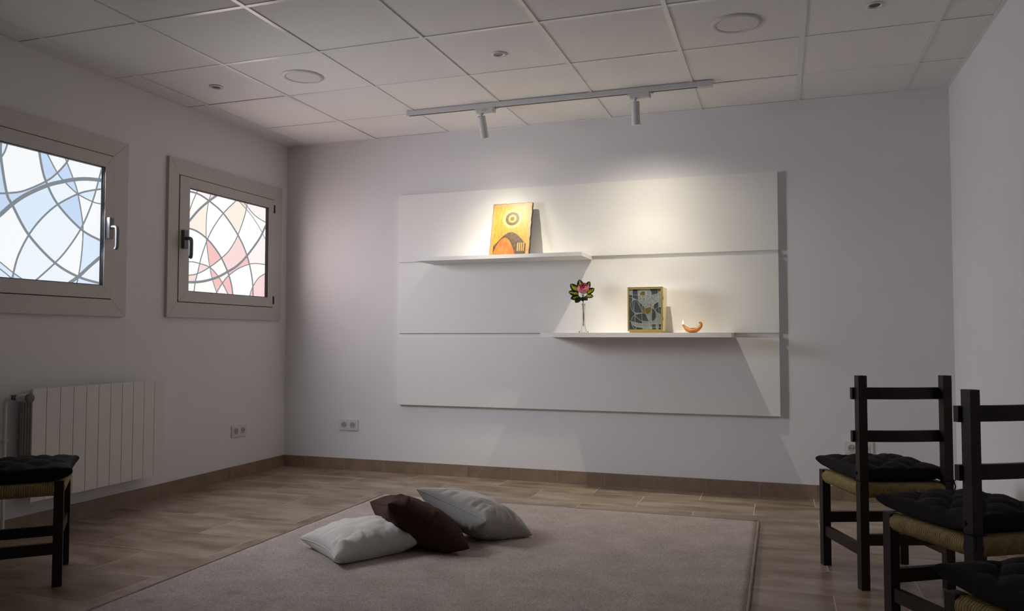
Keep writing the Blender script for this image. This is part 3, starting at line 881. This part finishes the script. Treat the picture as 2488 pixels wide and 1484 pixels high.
def pillow(name_label, L, N, R, F, T, TB_, m, seed, folds, group='pillows on the rug'):
    """scatter cushion stretched between four corner points (L, N, R, F in order round the seam)"""
    L, N, R, F = map(Vector, (L, N, R, F))
    c = (L + N + R + F) / 4
    base = Vector((c.x, c.y, RT))
    nrm = (R - L).cross(F - N).normalized()
    if nrm.z < 0: nrm = -nrm
    e = empty('floor_pillow', base); tag(e, name_label, 'pillow', group)
    n = 80
    rnd = random.Random(int(seed * 100))
    wr = [(ax_, sd, rnd.uniform(-0.8, 0.8), rnd.uniform(0.025, 0.06), rnd.uniform(0.2, 0.5), rnd.choice((-1, 1)) * rnd.uniform(0.003, 0.008)) for ax_ in (0, 1) for sd in (-1, 1) for _ in range(8)]
    def mid(u, v):
        # pull the sides in, keep the corners out
        uu = u * (1 - 0.13 * (1 - v * v) * u * u); vv = v * (1 - 0.13 * (1 - u * u) * v * v)
        a, b = (uu + 1) / 2, (vv + 1) / 2
        return (L * (1 - a) + F * a) * (1 - b) + (N * (1 - a) + R * a) * b
    def hgt(u, v, sgn):
        q = max((1 - u * u) * (1 - v * v), 0.0)
        h = (T if sgn > 0 else TB_) * q ** 0.40
        r = 0.0
        for (fu, fv, ang, wd, ln, amp) in folds:
            du, dv = u - fu, v - fv
            s_ = du * math.cos(ang) + dv * math.sin(ang); t_ = -du * math.sin(ang) + dv * math.cos(ang)
            r += amp * math.exp(-(t_ / wd) ** 2) * math.exp(-(s_ / ln) ** 2)
        nz = noise.noise(Vector((u * 2.3 + seed, v * 2.3, seed * 1.7 + sgn))) * 0.010 + noise.noise(Vector((u * 6 + seed, v * 6, seed))) * 0.0035
        edge = 0.0
        for (ax_, sd, tt, wd, ln, amp) in wr:
            a_, c_ = (u, v) if ax_ == 0 else (v, u)
            dist = 1 - a_ * sd
            edge += amp * math.exp(-((c_ - tt * (1 - 0.25 * dist)) / wd) ** 2) * math.exp(-(dist / ln) ** 2)
        return h + (r + nz + edge) * min(1.0, q * 5) * (1 if sgn > 0 else 0.5)
    bm = bmesh.new()
    grids = []
    for sgn in (1, -1):
        g = []
        for j in range(n + 1):
            row = []
            for i in range(n + 1):
                # cluster samples towards the seam
                u = math.sin((i / n - 0.5) * PI); v = math.sin((j / n - 0.5) * PI)
                pnt = mid(u, v) + nrm * hgt(u, v, sgn) * sgn
                if pnt.z < RT + 0.003: pnt.z = RT + 0.003 + (0.0008 if sgn > 0 else 0)
                if sgn < 0 and (i in (0, n) or j in (0, n)): row.append(grids[0][j][i])
                else: row.append(bm.verts.new(pnt - base))
            g.append(row)
        grids.append(g)
    for g, fl in ((grids[0], False), (grids[1], True)):
        for j in range(n):
            for i in range(n):
                q = (g[j][i], g[j][i + 1], g[j + 1][i + 1], g[j + 1][i])
                bm.faces.new(q if not fl else tuple(reversed(q)))
    finish('cover', bm, m, e, smooth='all')
    bm = bmesh.new()
    loop = [(-1, q) for q in (math.sin((k / 30 - 0.5) * PI) for k in range(30))] + [(q, 1) for q in (math.sin((k / 30 - 0.5) * PI) for k in range(30))] + \
           [(1, -q) for q in (math.sin((k / 30 - 0.5) * PI) for k in range(30))] + [(-q, -1) for q in (math.sin((k / 30 - 0.5) * PI) for k in range(31))]
    pts = []
    for u, v in loop:
        pnt = mid(u, v); pnt.z = max(pnt.z, RT + 0.004); pts.append(pnt - base)
    tube(bm, pts, 0.0022, 6)
    finish('seam', bm, m, e, smooth='all')
    return e
PILLOWS = [
    dict(name_label='pale grey square pillow lying flat at the front of the pile', L=(1.515, -2.04, 0.055), N=(1.852, -2.285, 0.055), R=(2.105, -1.915, 0.075), F=(1.775, -1.655, 0.07),
         T=0.082, TB_=0.095, m='pillow_grey', seed=1.3, folds=[(-0.05, 0.72, 1.5, 0.07, 0.25, 0.010), (0.45, 0.62, 1.4, 0.06, 0.20, 0.012), (-0.75, 0.75, 0.8, 0.10, 0.35, 0.014), (-0.3, 0.75, 1.6, 0.06, 0.22, 0.009)]),
    dict(name_label='dark brown square pillow leaning between the two grey ones', L=(1.640, -1.600, 0.145), N=(1.965, -2.020, 0.240), R=(2.325, -1.930, 0.050), F=(2.075, -1.600, 0.045),
         T=0.090, TB_=0.115, m='pillow_brown', seed=4.1, folds=[(-0.6, 0.8, 1.2, 0.08, 0.3, 0.014), (0.1, 0.7, 1.3, 0.08, 0.3, 0.008)]),
    dict(name_label='taupe grey square pillow propped on the brown one at the back', L=(1.948, -1.690, 0.245), N=(2.340, -1.760, 0.135), R=(2.485, -1.500, 0.022), F=(2.130, -1.330, 0.125),
         T=0.078, TB_=0.120, m='pillow_taupe', seed=7.7, folds=[(-0.2, 0.7, 1.5, 0.05, 0.3, 0.009), (-0.45, 0.75, 1.5, 0.05, 0.25, 0.009), (0.1, 0.75, 1.5, 0.05, 0.25, 0.009), (0.3, 0.7, 1.3, 0.06, 0.3, 0.012), (0.85, 0.7, 0.9, 0.12, 0.4, 0.012), (0.7, 0.2, 0.2, 0.08, 0.3, 0.008)]),
]
for kw in PILLOWS: pillow(**kw)

# ================================================================== CHAIRS
def chair_proto():
    e = empty('chair')
    hw, hd, lg = 0.172, 0.172, 0.0172
    for sx in (-1, 1):
        bm = bmesh.new(); box(bm, sx * hw - lg, sx * hw + lg, hd - lg, hd + lg, 0.0, 0.413); finish('front_leg', bm, 'walnut', e, bevel=0.004)
        bm = bmesh.new(); box(bm, sx * hw - lg, sx * hw + lg, -hd - lg, -hd + lg, 0.0, 0.842); finish('back_post', bm, 'walnut', e, bevel=0.005)
    for z0, z1 in ((0.746, 0.793), (0.576, 0.621)):
        bm = bmesh.new()
        nseg = 14; A = []
        for q in range(nseg + 1):
            x = -0.199 + 0.398 * q / nseg
            bow = -0.012 * (1 - (x / 0.15) ** 2) if abs(x) < 0.15 else 0.0
            y0 = -hd + lg + 0.0005 + bow; y1 = y0 + 0.018
            A.append([bm.verts.new((x, y0, z0)), bm.verts.new((x, y1, z0)), bm.verts.new((x, y1, z1)), bm.verts.new((x, y0, z1))])
        for a, b in zip(A, A[1:]):
            for q in range(4): bm.faces.new((a[q], a[(q + 1) % 4], b[(q + 1) % 4], b[q]))
        bm.faces.new(A[0]); bm.faces.new(list(reversed(A[-1])))
        finish('back_slat', bm, 'walnut', e, bevel=0.003)
    boxo('stretcher', (-hw + lg, hw - lg, hd - 0.010, hd + 0.010, 0.185, 0.230), 'walnut', e, bevel=0.003)
    boxo('stretcher', (-hw + lg, hw - lg, -hd - 0.010, -hd + 0.010, 0.172, 0.215), 'walnut', e, bevel=0.003)
    for sx in (-1, 1):
        boxo('stretcher', (sx * hw - 0.010, sx * hw + 0.010, -hd + lg, hd - lg, 0.128, 0.172), 'walnut', e, bevel=0.003)
    # woven rush seat: strands wrapped over the four rails and running to the middle
    bm = bmesh.new()
    prof = [(0.060, -0.022), (0.030, -0.029), (0.010, -0.026), (0.001, -0.014), (-0.002, 0.0), (0.001, 0.013), (0.012, 0.022), (0.045, 0.023), (0.10, 0.018), (0.188, 0.012)]
    for side in range(4):
        M = Matrix.Rotation(side * PI / 2, 3, 'Z')
        NS = 38 * 4
        rows = []
        for q in range(NS + 1):
            s_ = -0.1555 + 0.311 * q / NS
            rip = 0.0030 * abs(math.sin(PI * q / 4)) + 0.0012 * noise.noise(Vector((s_ * 60, side * 9.0, 0)))
            row = []
            for k, (ins, z) in enumerate(prof):
                lim = max(0.19 - ins, 0.0) if ins > 0.04 else 0.1555
                ss = max(-lim, min(lim, s_))
                d = 1 if k < 8 else 0.5
                p_ = M @ Vector((ss, 0.189 - ins + (rip * d if 2 < k < 6 else 0), 0))
                row.append(bm.verts.new((p_.x, p_.y, 0.388 + z + (rip * d if z > 0.015 else (-rip * d if z < -0.015 else 0)))))
            rows.append(row)
        for a, b in zip(rows, rows[1:]):
            for k in range(len(prof) - 1):
                try: bm.faces.new((a[k], b[k], b[k + 1], a[k + 1]))
                except ValueError: pass
    bmesh.ops.remove_doubles(bm, verts=bm.verts, dist=1e-5)
    o = finish('rush_seat', bm, 'rush', e, smooth='all')
    o['label'] = 'golden woven rush seat'
    return e

def cushion_proto():
    e = empty('seat_cushion')
    n, H = 72, 0.187
    bm = bmesh.new(); G = []
    for sgn in (1, -1):
        g = []
        for j in range(n + 1):
            row = []
            for i in range(n + 1):
                u, v = math.sin((i / n - 0.5) * PI), math.sin((j / n - 0.5) * PI)
                x = u * H * (1.03 - 0.085 * (1 - v ** 4)); y_ = v * H * (1.03 - 0.085 * (1 - u ** 4))
                q = max((1 - u * u) * (1 - v * v), 0)
                h = 0.052 * q ** 0.25
                # staggered tufts
                p1 = x / 0.066; p2 = y_ / 0.066
                tft = abs(math.cos(PI * (p1 + p2) / 2)) * abs(math.cos(PI * (p1 - p2) / 2))
                h -= (0.022 * (1 - tft ** 0.45)) * min(1, q * 3) if sgn > 0 else 0
                h += 0.002 * noise.noise(Vector((x * 40, y_ * 40, sgn)))
                # outline puckers
                z = 0.445 + (h if sgn > 0 else -min(h, 0.030) * 0.9) + 0.010 * (abs(u * v)) ** 3
                if sgn < 0 and (i in (0, n) or j in (0, n)): row.append(G[0][j][i])
                else: row.append(bm.verts.new((x, y_ + 0.027, max(z, 0.4165))))
            g.append(row)
        G.append(g)
    for g, fl in ((G[0], 0), (G[1], 1)):
        for j in range(n):
            for i in range(n):
                q = (g[j][i], g[j][i + 1], g[j + 1][i + 1], g[j + 1][i])
                bm.faces.new(q if not fl else tuple(reversed(q)))
    finish('pad', bm, 'seat_fabric', e, smooth='all')
    for sx in (-1, 1):
        bm = bmesh.new()
        c = (sx * 0.172, -0.172)
        r_ = 0.0225
        ring = [(c[0] - sx * r_, c[1] + r_), (c[0] + sx * r_, c[1] + r_), (c[0] + sx * r_, c[1] - r_), (c[0] - sx * r_, c[1] - r_), (c[0] - sx * r_, c[1] + r_)]
        tube(bm, [(q[0], q[1], 0.428 - 0.003 * (k % 2)) for k, q in enumerate(ring)], 0.0024, 6)
        tube(bm, [(sx * 0.185, -0.196, 0.428), (sx * 0.190, -0.199, 0.405), (sx * 0.186, -0.197, 0.385)], 0.0026, 6)
        finish('tie_ribbon', bm, 'seat_fabric', e, smooth='all')
    return e

def copy_tree(o):
    c = o.copy(); COL.objects.link(c)
    for ch in list(o.children):
        d = ch.copy(); COL.objects.link(d); d.parent = c
    return c
CHAIRS = [
    ((4.054, -1.588), 21.0, 'dark wooden ladder-back chair nearest the back wall', 'black tufted pad on the chair nearest the back wall'),
    ((4.231, -2.395), 32.0, 'dark wooden ladder-back chair in the middle of the right row', 'black tufted pad on the middle chair of the right row'),
    ((4.262, -3.255), 30.0, 'dark wooden chair at the bottom right corner, mostly cropped', 'black tufted pad at the bottom right corner'),
    ((0.664, -2.810), -45.8, 'dark wooden chair in front of the radiator at the left', 'black tufted pad on the chair by the radiator'),
]
cp, kp = chair_proto(), cushion_proto()
for i, ((x, y_), a, lab, lab2) in enumerate(CHAIRS):
    o = cp if i == 0 else copy_tree(cp)
    q = kp if i == 0 else copy_tree(kp)
    for ob in (o, q):
        ob.location = (x, y_, 0); ob.rotation_euler = (0, 0, math.radians(a))
    tag(o, lab, 'chair', 'ladder-back chairs'); tag(q, lab2, 'cushion', 'tufted chair pads')
    for ch in q.children: ch.location.z = 0.0

# ================================================================== THINGS ON THE SHELVES
Z1, Z2 = 1.5445, 1.0235          # shelf tops
# painted wooden panel leaning on the upper shelf (plain stand-in for the picture)
ic = empty('painted_panel', (1.908, -0.192, Z1))
tag(ic, 'gold and brown painted wooden panel leaning on the upper shelf', 'picture')
TLT = math.atan2(0.098, 0.385)
IW, IH, IT = 0.144, 0.385, 0.020
def icf(p, d):      # (across, up the board), depth towards the wall
    return Vector((p[0], p[1] * math.sin(TLT) + d * math.cos(TLT), p[1] * math.cos(TLT) - d * math.sin(TLT) + 0.0065))
def wavy(inset, amp, n=28):
    out = []
    cs_ = [(-IW + inset, inset), (IW - inset, inset), (IW - inset, IH - inset), (-IW + inset, IH - inset)]
    for k in range(4):
        a, b = Vector(cs_[k]), Vector(cs_[(k + 1) % 4])
        nr = Vector(((b - a).y, -(b - a).x)).normalized()
        for q in range(n):
            t_ = q / n
            wv = 0.0 if k == 0 else amp * (math.sin(t_ * 31 + k * 2) + 0.5 * math.sin(t_ * 53 + k)) * min(1, min(t_, 1 - t_) * 8)
            out.append(a.lerp(b, t_) + nr * wv)
    return out
bm = bmesh.new(); prism(bm, wavy(0.0, 0.0012), icf, 0.002, IT); finish('board', bm, 'icon_wood', ic, bevel=0.0)
bm = bmesh.new(); prism(bm, wavy(0.003, 0.0018), icf, 0.0, 0.0021); finish('painted_border', bm, 'icon_border', ic)
bm = bmesh.new(); prism(bm, [(-0.122, 0.004), (0.118, 0.004), (0.118, 0.362), (-0.122, 0.362)], icf, -0.0006, 0.0005); finish('gold_ground', bm, 'icon_gold', ic)
def disc(cx, cz, rx, rz, n=40, a0=0, a1=2 * PI):
    return [(cx + rx * math.cos(a0 + (a1 - a0) * k / n), cz + rz * math.sin(a0 + (a1 - a0) * k / n)) for k in range(n)]
def paint(name, poly, m, d): 
    bm = bmesh.new(); prism(bm, poly, icf, -d, -d + 0.0004); return finish(name, bm, m, ic)
for rr, mm in ((0.070, 'icon_halo'), (0.050, 'icon_umber'), (0.030, 'icon_gold'), (0.014, 'icon_umber')):
    paint('painted_shape', disc(0.006, 0.268, rr, rr), mm, 0.0011 + (0.070 - rr) * 0.03)
hill = [(0.117, 0.006)] + [(0.117 - 0.235 * k / 24, 0.030 + 0.140 * math.sin(PI * (0.18 + 0.62 * (1 - k / 24)) ) ** 2) for k in range(25)] + [(-0.118, 0.006)]
paint('painted_shape', hill, 'icon_umber', 0.0011)
hill = [(0.040, 0.006)] + [(0.040 - 0.158 * k / 20, 0.008 + 0.122 * math.sin(PI * k / 20) ** 0.8) for k in range(21)] + [(-0.119, 0.006)]
paint('painted_shape', hill, 'icon_orange', 0.0016)
for k in range(4):
    paint('painted_shape', [(0.056 + k * 0.014, 0.030), (0.063 + k * 0.014, 0.030), (0.063 + k * 0.014, 0.090), (0.056 + k * 0.014, 0.090)], 'icon_ochre', 0.0016)

# small metal tabernacle
TX0, TX1, TY0, TY1, TH = 2.738, 2.960, -0.280, -0.092, 0.288
tb = empty('tabernacle', ((TX0 + TX1) / 2, (TY0 + TY1) / 2, Z2)); tag(tb, 'small brass tabernacle box with engraved dark door on the lower shelf', 'tabernacle')
hx, hy = (TX1 - TX0) / 2, (TY1 - TY0) / 2
boxo('plinth', (-hx + 0.010, hx - 0.010, -hy + 0.008, hy - 0.008, 0.0, 0.010), 'brass', tb, bevel=0.001)
boxo('body', (-hx, hx, -hy + 0.006, hy, 0.010, TH - 0.003), 'brass_side', tb, bevel=0.0015)
boxo('top_plate', (-hx - 0.001, hx + 0.001, -hy + 0.002, hy + 0.001, TH - 0.0028, TH), 'polished_brass', tb)
fb = 0.010
for b in ((-hx, hx, -hy, -hy + 0.0055, 0.010, 0.010 + fb), (-hx, hx, -hy, -hy + 0.0055, TH - 0.003 - fb, TH - 0.003),
          (-hx, -hx + fb, -hy, -hy + 0.0055, 0.010 + fb, TH - 0.003 - fb), (hx - fb * 1.3, hx, -hy, -hy + 0.0055, 0.010 + fb, TH - 0.003 - fb)):
    boxo('door_frame', b, 'brass', tb, bevel=0.0015)
# engraved door: cells of enamel and hammered silver between silver wires
DW0, DW1, DH0, DH1 = -hx + fb, hx - fb * 1.3, 0.010 + fb, TH - 0.003 - fb
def dp(x, y_):       # drawing units of the door (0..715 across, 0..940 down) to metres
    return Vector((DW0 + (DW1 - DW0) * (x - 450) / 715, DH1 - (DH1 - DH0) * (y_ - 195) / 940))
def circ(cx, cy, rr, n=16): return [(cx + rr * math.cos(2 * PI * k / n), cy + rr * math.sin(2 * PI * k / n)) for k in range(n + 1)]
DL = [[(430, 320), (560, 330), (700, 345), (820, 345), (1000, 325), (1190, 295)], circ(775, 320, 80),
      [(430, 383), (530, 400), (600, 430), (700, 465), (830, 470), (905, 400), (950, 310), (930, 240), (885, 170)],
      [(523, 170), (525, 480), (540, 700)], [(650, 170), (655, 400), (690, 560)], [(812, 170), (822, 490)],
      [(600, 430), (510, 480), (478, 560), (500, 650), (560, 735), (680, 750), (830, 745)],
      [(590, 440), (680, 570), (730, 700), (740, 915)], [(575, 480), (560, 640), (575, 780), (590, 1000), (620, 1170)],
      [(1190, 475), (1060, 520), (1000, 590), (1010, 660), (1080, 740), (1190, 815)], [(1190, 595), (1090, 630), (1030, 680)],
      [(1105, 170), (1112, 480), (1130, 800)], [(900, 480), (960, 680), (955, 900), (960, 1170)], [(830, 480), (990, 370), (1190, 230)],
      [(840, 640), (930, 600), (910, 530), (830, 510), (760, 550), (740, 640), (770, 740), (860, 780), (940, 720), (960, 640), (1060, 700)],
      [(495, 930), (515, 860), (580, 790), (700, 765), (830, 742)], [(575, 800), (700, 920), (850, 950), (990, 940), (1050, 870), (1060, 780), (1040, 690)],
      [(430, 925), (620, 980), (800, 1005), (1190, 1010)], [(480, 930), (520, 1010), (620, 1070), (800, 1085), (1190, 1085)],
      [(745, 915), (755, 1170)], [(1058, 790), (1050, 1170)], [(800, 620), (830, 780), (900, 980), (930, 1170)], [(620, 430), (790, 600), (840, 640)],
      [(490, 960), (540, 1080), (640, 1170)], [(1110, 1000), (1100, 1170)]]
DD = [(590, 250), (1020, 250), (590, 370), (485, 355), (640, 640), (1060, 620), (1090, 700), (1150, 660), 
      (1000, 830), (660, 840), (540, 880), (800, 920), (540, 1040), (1000, 1040), (690, 1110), (1010, 1110), (1130, 1050), (1130, 760), (700, 1100), (1140, 1110), (600, 850), (1000, 760)]
DG = [(740, 320), (800, 300), (800, 640), (850, 720), (1110, 260)]
dfn = lambda p_, d: Vector((p_.x, -hy + 0.0035 - d, p_.y))
dlines = [spline([dp(*q).to_3d() for q in l], 5) for l in DL]
dpn = boxo('door_panel', (DW0, DW1, -hy + 0.0036, -hy + 0.0058, DH0, DH1), 'slate_enamel', tb)
vo, cs = cells(dlines, (DW0, DW1, DH0, DH1))
for c in cs:
    if cell_area(vo, c) < 3e-6: continue
    mm = 'hammered_silver'
    if any(in_cell(dp(*q), vo, c) for q in DD): mm = 'slate_enamel'
    if any(in_cell(dp(*q), vo, c) for q in DG): mm = 'gold_enamel'
    cell_mesh('door_inlay', vo, c, dfn, mm, dpn, 0.0006 if mm == 'hammered_silver' else 0.0002)
for l in dlines:
    bm = bmesh.new(); ribbon(bm, l, 0.0017, dfn, 0.0, 0.0012, (DW0, DW1, DH0, DH1))
    if bm.faces: finish('wire_line', bm, 'silver_wire', dpn)
    else: bm.free()
q = dp(545, 780)
bm = bmesh.new(); lathe(bm, [(0, 0.0016), (0.0035, 0.0016), (0.0035, 0), (0, 0)], 14, (0, 0, 0), Matrix.Translation((q.x, -hy + 0.0035, q.y)) @ Matrix.Rotation(PI / 2, 4, 'X'))
finish('keyhole', bm, 'gasket', tb)
for zz in (0.085, 0.215):
    bm = bmesh.new(); lathe(bm, [(0, -0.010), (0.0022, -0.010), (0.0022, 0.010), (0, 0.010)], 10, (hx + 0.001, -hy + 0.005, zz)); finish('hinge', bm, 'brass', tb, smooth=True)

# bud vase with a rose and a collar of variegated leaves
VX, VY = 2.432, -0.200
vz = empty('bud_vase', (VX, VY, Z2)); tag(vz, 'slim clear glass bud vase at the left end of the lower shelf', 'vase')
bm = bmesh.new()
lathe(bm, [(0, 0.0), (0.024, 0.0), (0.031, 0.003), (0.030, 0.008), (0.020, 0.016), (0.014, 0.028), (0.0105, 0.045), (0.0085, 0.075), (0.0080, 0.120), (0.0090, 0.170), (0.0110, 0.192),
           (0.0096, 0.192), (0.0076, 0.170), (0.0066, 0.120), (0.0070, 0.075), (0.0080, 0.050), (0.0060, 0.042), (0.0, 0.040)], 28)
finish('glass_body', bm, 'vase_glass', vz, smooth='all')
for k in range(7):
    a = 2 * PI * k / 7
    bm = bmesh.new(); bmesh.ops.create_uvsphere(bm, u_segments=10, v_segments=7, radius=0.0065)
    bmesh.ops.translate(bm, verts=bm.verts, vec=(0.027 * math.cos(a), 0.027 * math.sin(a), 0.0066))
    finish('foot_bead', bm, 'glass', vz, smooth='all')
rs = empty('rose', (VX, VY, Z2 + 0.046)); tag(rs, 'pink rose bloom standing in the glass bud vase', 'flower')
RC = Vector((0.002, -0.012, 0.242))        # bloom centre above the stem foot
bm = bmesh.new(); tube(bm, spline([(0.001, 0.0, 0.0), (-0.002, 0.0, 0.06), (-0.001, 0.0, 0.12), (-0.004, -0.002, 0.17), (-0.003, -0.008, 0.205), (0.0, -0.012, 0.216)], 6), 0.0020, 8)
finish('stem', bm, 'stem_green', rs, smooth='all')
ROSE_TILT = Matrix.Rotation(math.radians(38), 3, 'X')
def petal(k, r_, h, wdt, az, open_, m):
    bm = bmesh.new(); g = []
    for j in range(9):
        v = j / 8; row = []
        for i in range(11):
            u = (i / 10 - 0.5) * 2
            ang = az + u * wdt * (0.5 + 0.5 * math.sin(PI * min(v * 0.9 + 0.12, 1)))
            rad = r_ * math.sin(PI * (0.10 + 0.62 * v)) * (1 + open_ * v ** 3) + 0.0012 * math.sin(u * 4 + k)
            z = -h * 0.55 + h * v * (1 - 0.14 * u * u)
            row.append(bm.verts.new(RC + ROSE_TILT @ Vector((rad * math.cos(ang), rad * math.sin(ang), z))))
        g.append(row)
    for j in range(8):
        for i in range(10): bm.faces.new((g[j][i], g[j][i + 1], g[j + 1][i + 1], g[j + 1][i]))
    bmesh.ops.solidify(bm, geom=bm.faces[:], thickness=0.0006)
    finish('petal', bm, m, rs, smooth='all')
for k in range(5): petal(k, 0.037, 0.058, 0.95, -PI / 2 + 0.5 + k * 2 * PI / 5, 0.22, 'petal')
for k in range(5): petal(k + 5, 0.031, 0.062, 0.95, -PI / 2 + 1.1 + k * 2 * PI / 5, 0.0, 'petal')
for k in range(4): petal(k + 10, 0.022, 0.062, 1.1, 0.3 + k * 2 * PI / 4, 0.0, 'petal_deep')
for k in range(3): petal(k + 14, 0.012, 0.061, 1.3, 0.9 + k * 2 * PI / 3, 0.0, 'petal')
bm = bmesh.new(); lathe(bm, [(0, -0.034), (0.006, -0.032), (0.011, -0.024), (0.012, -0.018), (0, -0.018)], 12, tuple(RC)); finish('calyx', bm, 'stem_green', rs, smooth='all')

lf = empty('leaf_sprig', (VX, VY, Z2 + 0.046)); tag(lf, 'green and yellow variegated leaves spread behind the rose', 'foliage')
bm = bmesh.new(); tube(bm, spline([(-0.002, 0.002, 0.004), (0.002, 0.002, 0.06), (-0.003, 0.002, 0.12), (-0.002, 0.003, 0.165), (-0.003, 0.004, 0.196)], 6), 0.0021, 8)
finish('stem', bm, 'stem_green', lf, smooth='all')
LB = Vector((-0.003, 0.004, 0.200))
UNIT = 0.00027
def leaf(tx, ty, wide, yel, fy, k):
    # tip in drawing units of the bouquet, y towards the wall
    tip = Vector(((tx - 575) * UNIT, fy, 0.200 + (530 - ty) * UNIT))
    ax = tip - LB; ln = ax.length; ax.normalize()
    pet = 0.30 * ln
    base = LB + ax * pet
    ln -= pet
    side = ax.cross(Vector((0, -1, 0.15))).normalized(); nr = side.cross(ax).normalized()
    bm = bmesh.new(); rows = []
    for j in range(13):
        t_ = j / 12
        w = wide * 1.2 * (math.sin(PI * min(1, t_ ** 0.95 * 0.985 + 0.012)) ** 0.62) + 0.0004
        row = []
        for i in range(9):
            u = (i / 8 - 0.5) * 2
            row.append(bm.verts.new(base + ax * (ln * t_) + side * (w * u) + nr * (0.004 * abs(u) - 0.005 * t_ * t_ + 0.0008 * math.sin(j * 1.3 + k))))
        rows.append(row)
    tube(bm, [LB, base + ax * 0.003], 0.0009, 6)
    fs = []
    for j in range(12):
        for i in range(8):
            f = bm.faces.new((rows[j][i], rows[j][i + 1], rows[j + 1][i + 1], rows[j + 1][i])); fs.append((f, j, i))
    for f, j, i in fs:
        u = abs((i + 0.5) / 8 - 0.5) * 2
        lim = yel * (1.15 - 0.075 * j) * (0.8 + 0.5 * noise.noise(Vector((j * 0.45 + k * 7, i * 0.8, k))))
        f.material_index = 1 if u < lim else 0
    bmesh.ops.solidify(bm, geom=bm.faces[:], thickness=0.0006)
    o = finish('leaf', bm, 'leaf_green', lf, smooth='all')
    o.data.materials.append(MATS['leaf_yellow'])
for k, a in enumerate([(455, 140, 0.0195, 0.35, 0.012), (722, 188, 0.0165, 0.45, 0.012), (238, 246, 0.0185, 0.65, 0.004), (845, 368, 0.0165, 1.0, 0.0), (208, 436, 0.0165, 0.60, -0.006),
                       (832, 560, 0.0125, 0.75, -0.012), (268, 607, 0.0155, 0.30, -0.016), (385, 702, 0.0150, 0.12, -0.020), (582, 674, 0.0150, 0.10, -0.024), (688, 650, 0.0130, 0.12, -0.020)]):
    leaf(*a, k)

# clay oil lamp
ol = empty('oil_lamp', (3.131, -0.200, Z2)); tag(ol, 'small burning terracotta oil lamp shaped like a boat', 'oil lamp')
path = [(-0.0570, 0.0520), (-0.0520, 0.0440), (-0.0430, 0.0335), (-0.0300, 0.0210), (-0.0120, 0.0158), (0.0060, 0.0152), (0.0240, 0.0175), (0.0400, 0.0275), (0.0510, 0.0390), (0.0555, 0.0500), (0.0530, 0.0595), (0.0470, 0.0630), (0.0425, 0.0590)]
RW = [0.0050, 0.0070, 0.0110, 0.0200, 0.0280, 0.0300, 0.0260, 0.0160, 0.0100, 0.0085, 0.0075, 0.0066, 0.0045]
RH_ = [0.0050, 0.0072, 0.0105, 0.0145, 0.0152, 0.0150, 0.0150, 0.0130, 0.0105, 0.0088, 0.0076, 0.0066, 0.0045]
P3 = spline([(x, z, 0) for x, z in path], 5)
S3 = spline([(a, b, 0) for a, b in zip(RW, RH_)], 5)
bm = bmesh.new(); rings = []
for i, p_ in enumerate(P3):
    t_ = (P3[min(i + 1, len(P3) - 1)] - P3[max(i - 1, 0)]).normalized()
    nn = Vector((-t_.y, t_.x))
    ring = []
    for k in range(16):
        a = 2 * PI * k / 16
        cy, cz = S3[i].x * math.cos(a), S3[i].y * math.sin(a)
        if cz > 0 and S3[i].x > 0.017: cz *= 0.9
        q3 = Vector((p_.x + nn.x * cz, cy, max(p_.y + nn.y * cz, 0.0004)))
        ring.append(bm.verts.new(q3))
    rings.append(ring)
for a, b in zip(rings, rings[1:]):
    for k in range(16): bm.faces.new((a[k], a[(k + 1) % 16], b[(k + 1) % 16], b[k]))
bm.faces.new(rings[0]); bm.faces.new(list(reversed(rings[-1])))
finish('clay_body', bm, 'terracotta', ol, smooth='all')
bm = bmesh.new(); lathe(bm, [(0, 0), (0.0165, 0), (0.0180, 0.0012), (0.0200, 0.0012), (0.0200, -0.002), (0, -0.002)], 28, (0.002, 0, 0.0290)); bmesh.ops.scale(bm, verts=bm.verts, vec=(1.15, 1, 1))
finish('filling_rim', bm, 'terracotta', ol, smooth=True)
bm = bmesh.new(); tube(bm, [(-0.0565, 0, 0.0500), (-0.0575, 0, 0.0550)], 0.0013, 8); finish('wick', bm, 'gasket', ol)
bm = bmesh.new(); lathe(bm, [(0, 0.0), (0.0028, 0.002), (0.0050, 0.007), (0.0042, 0.013), (0.0018, 0.020), (0, 0.025)], 14, (-0.0572, 0, 0.0525)); finish('flame', bm, 'flame', ol, smooth='all')
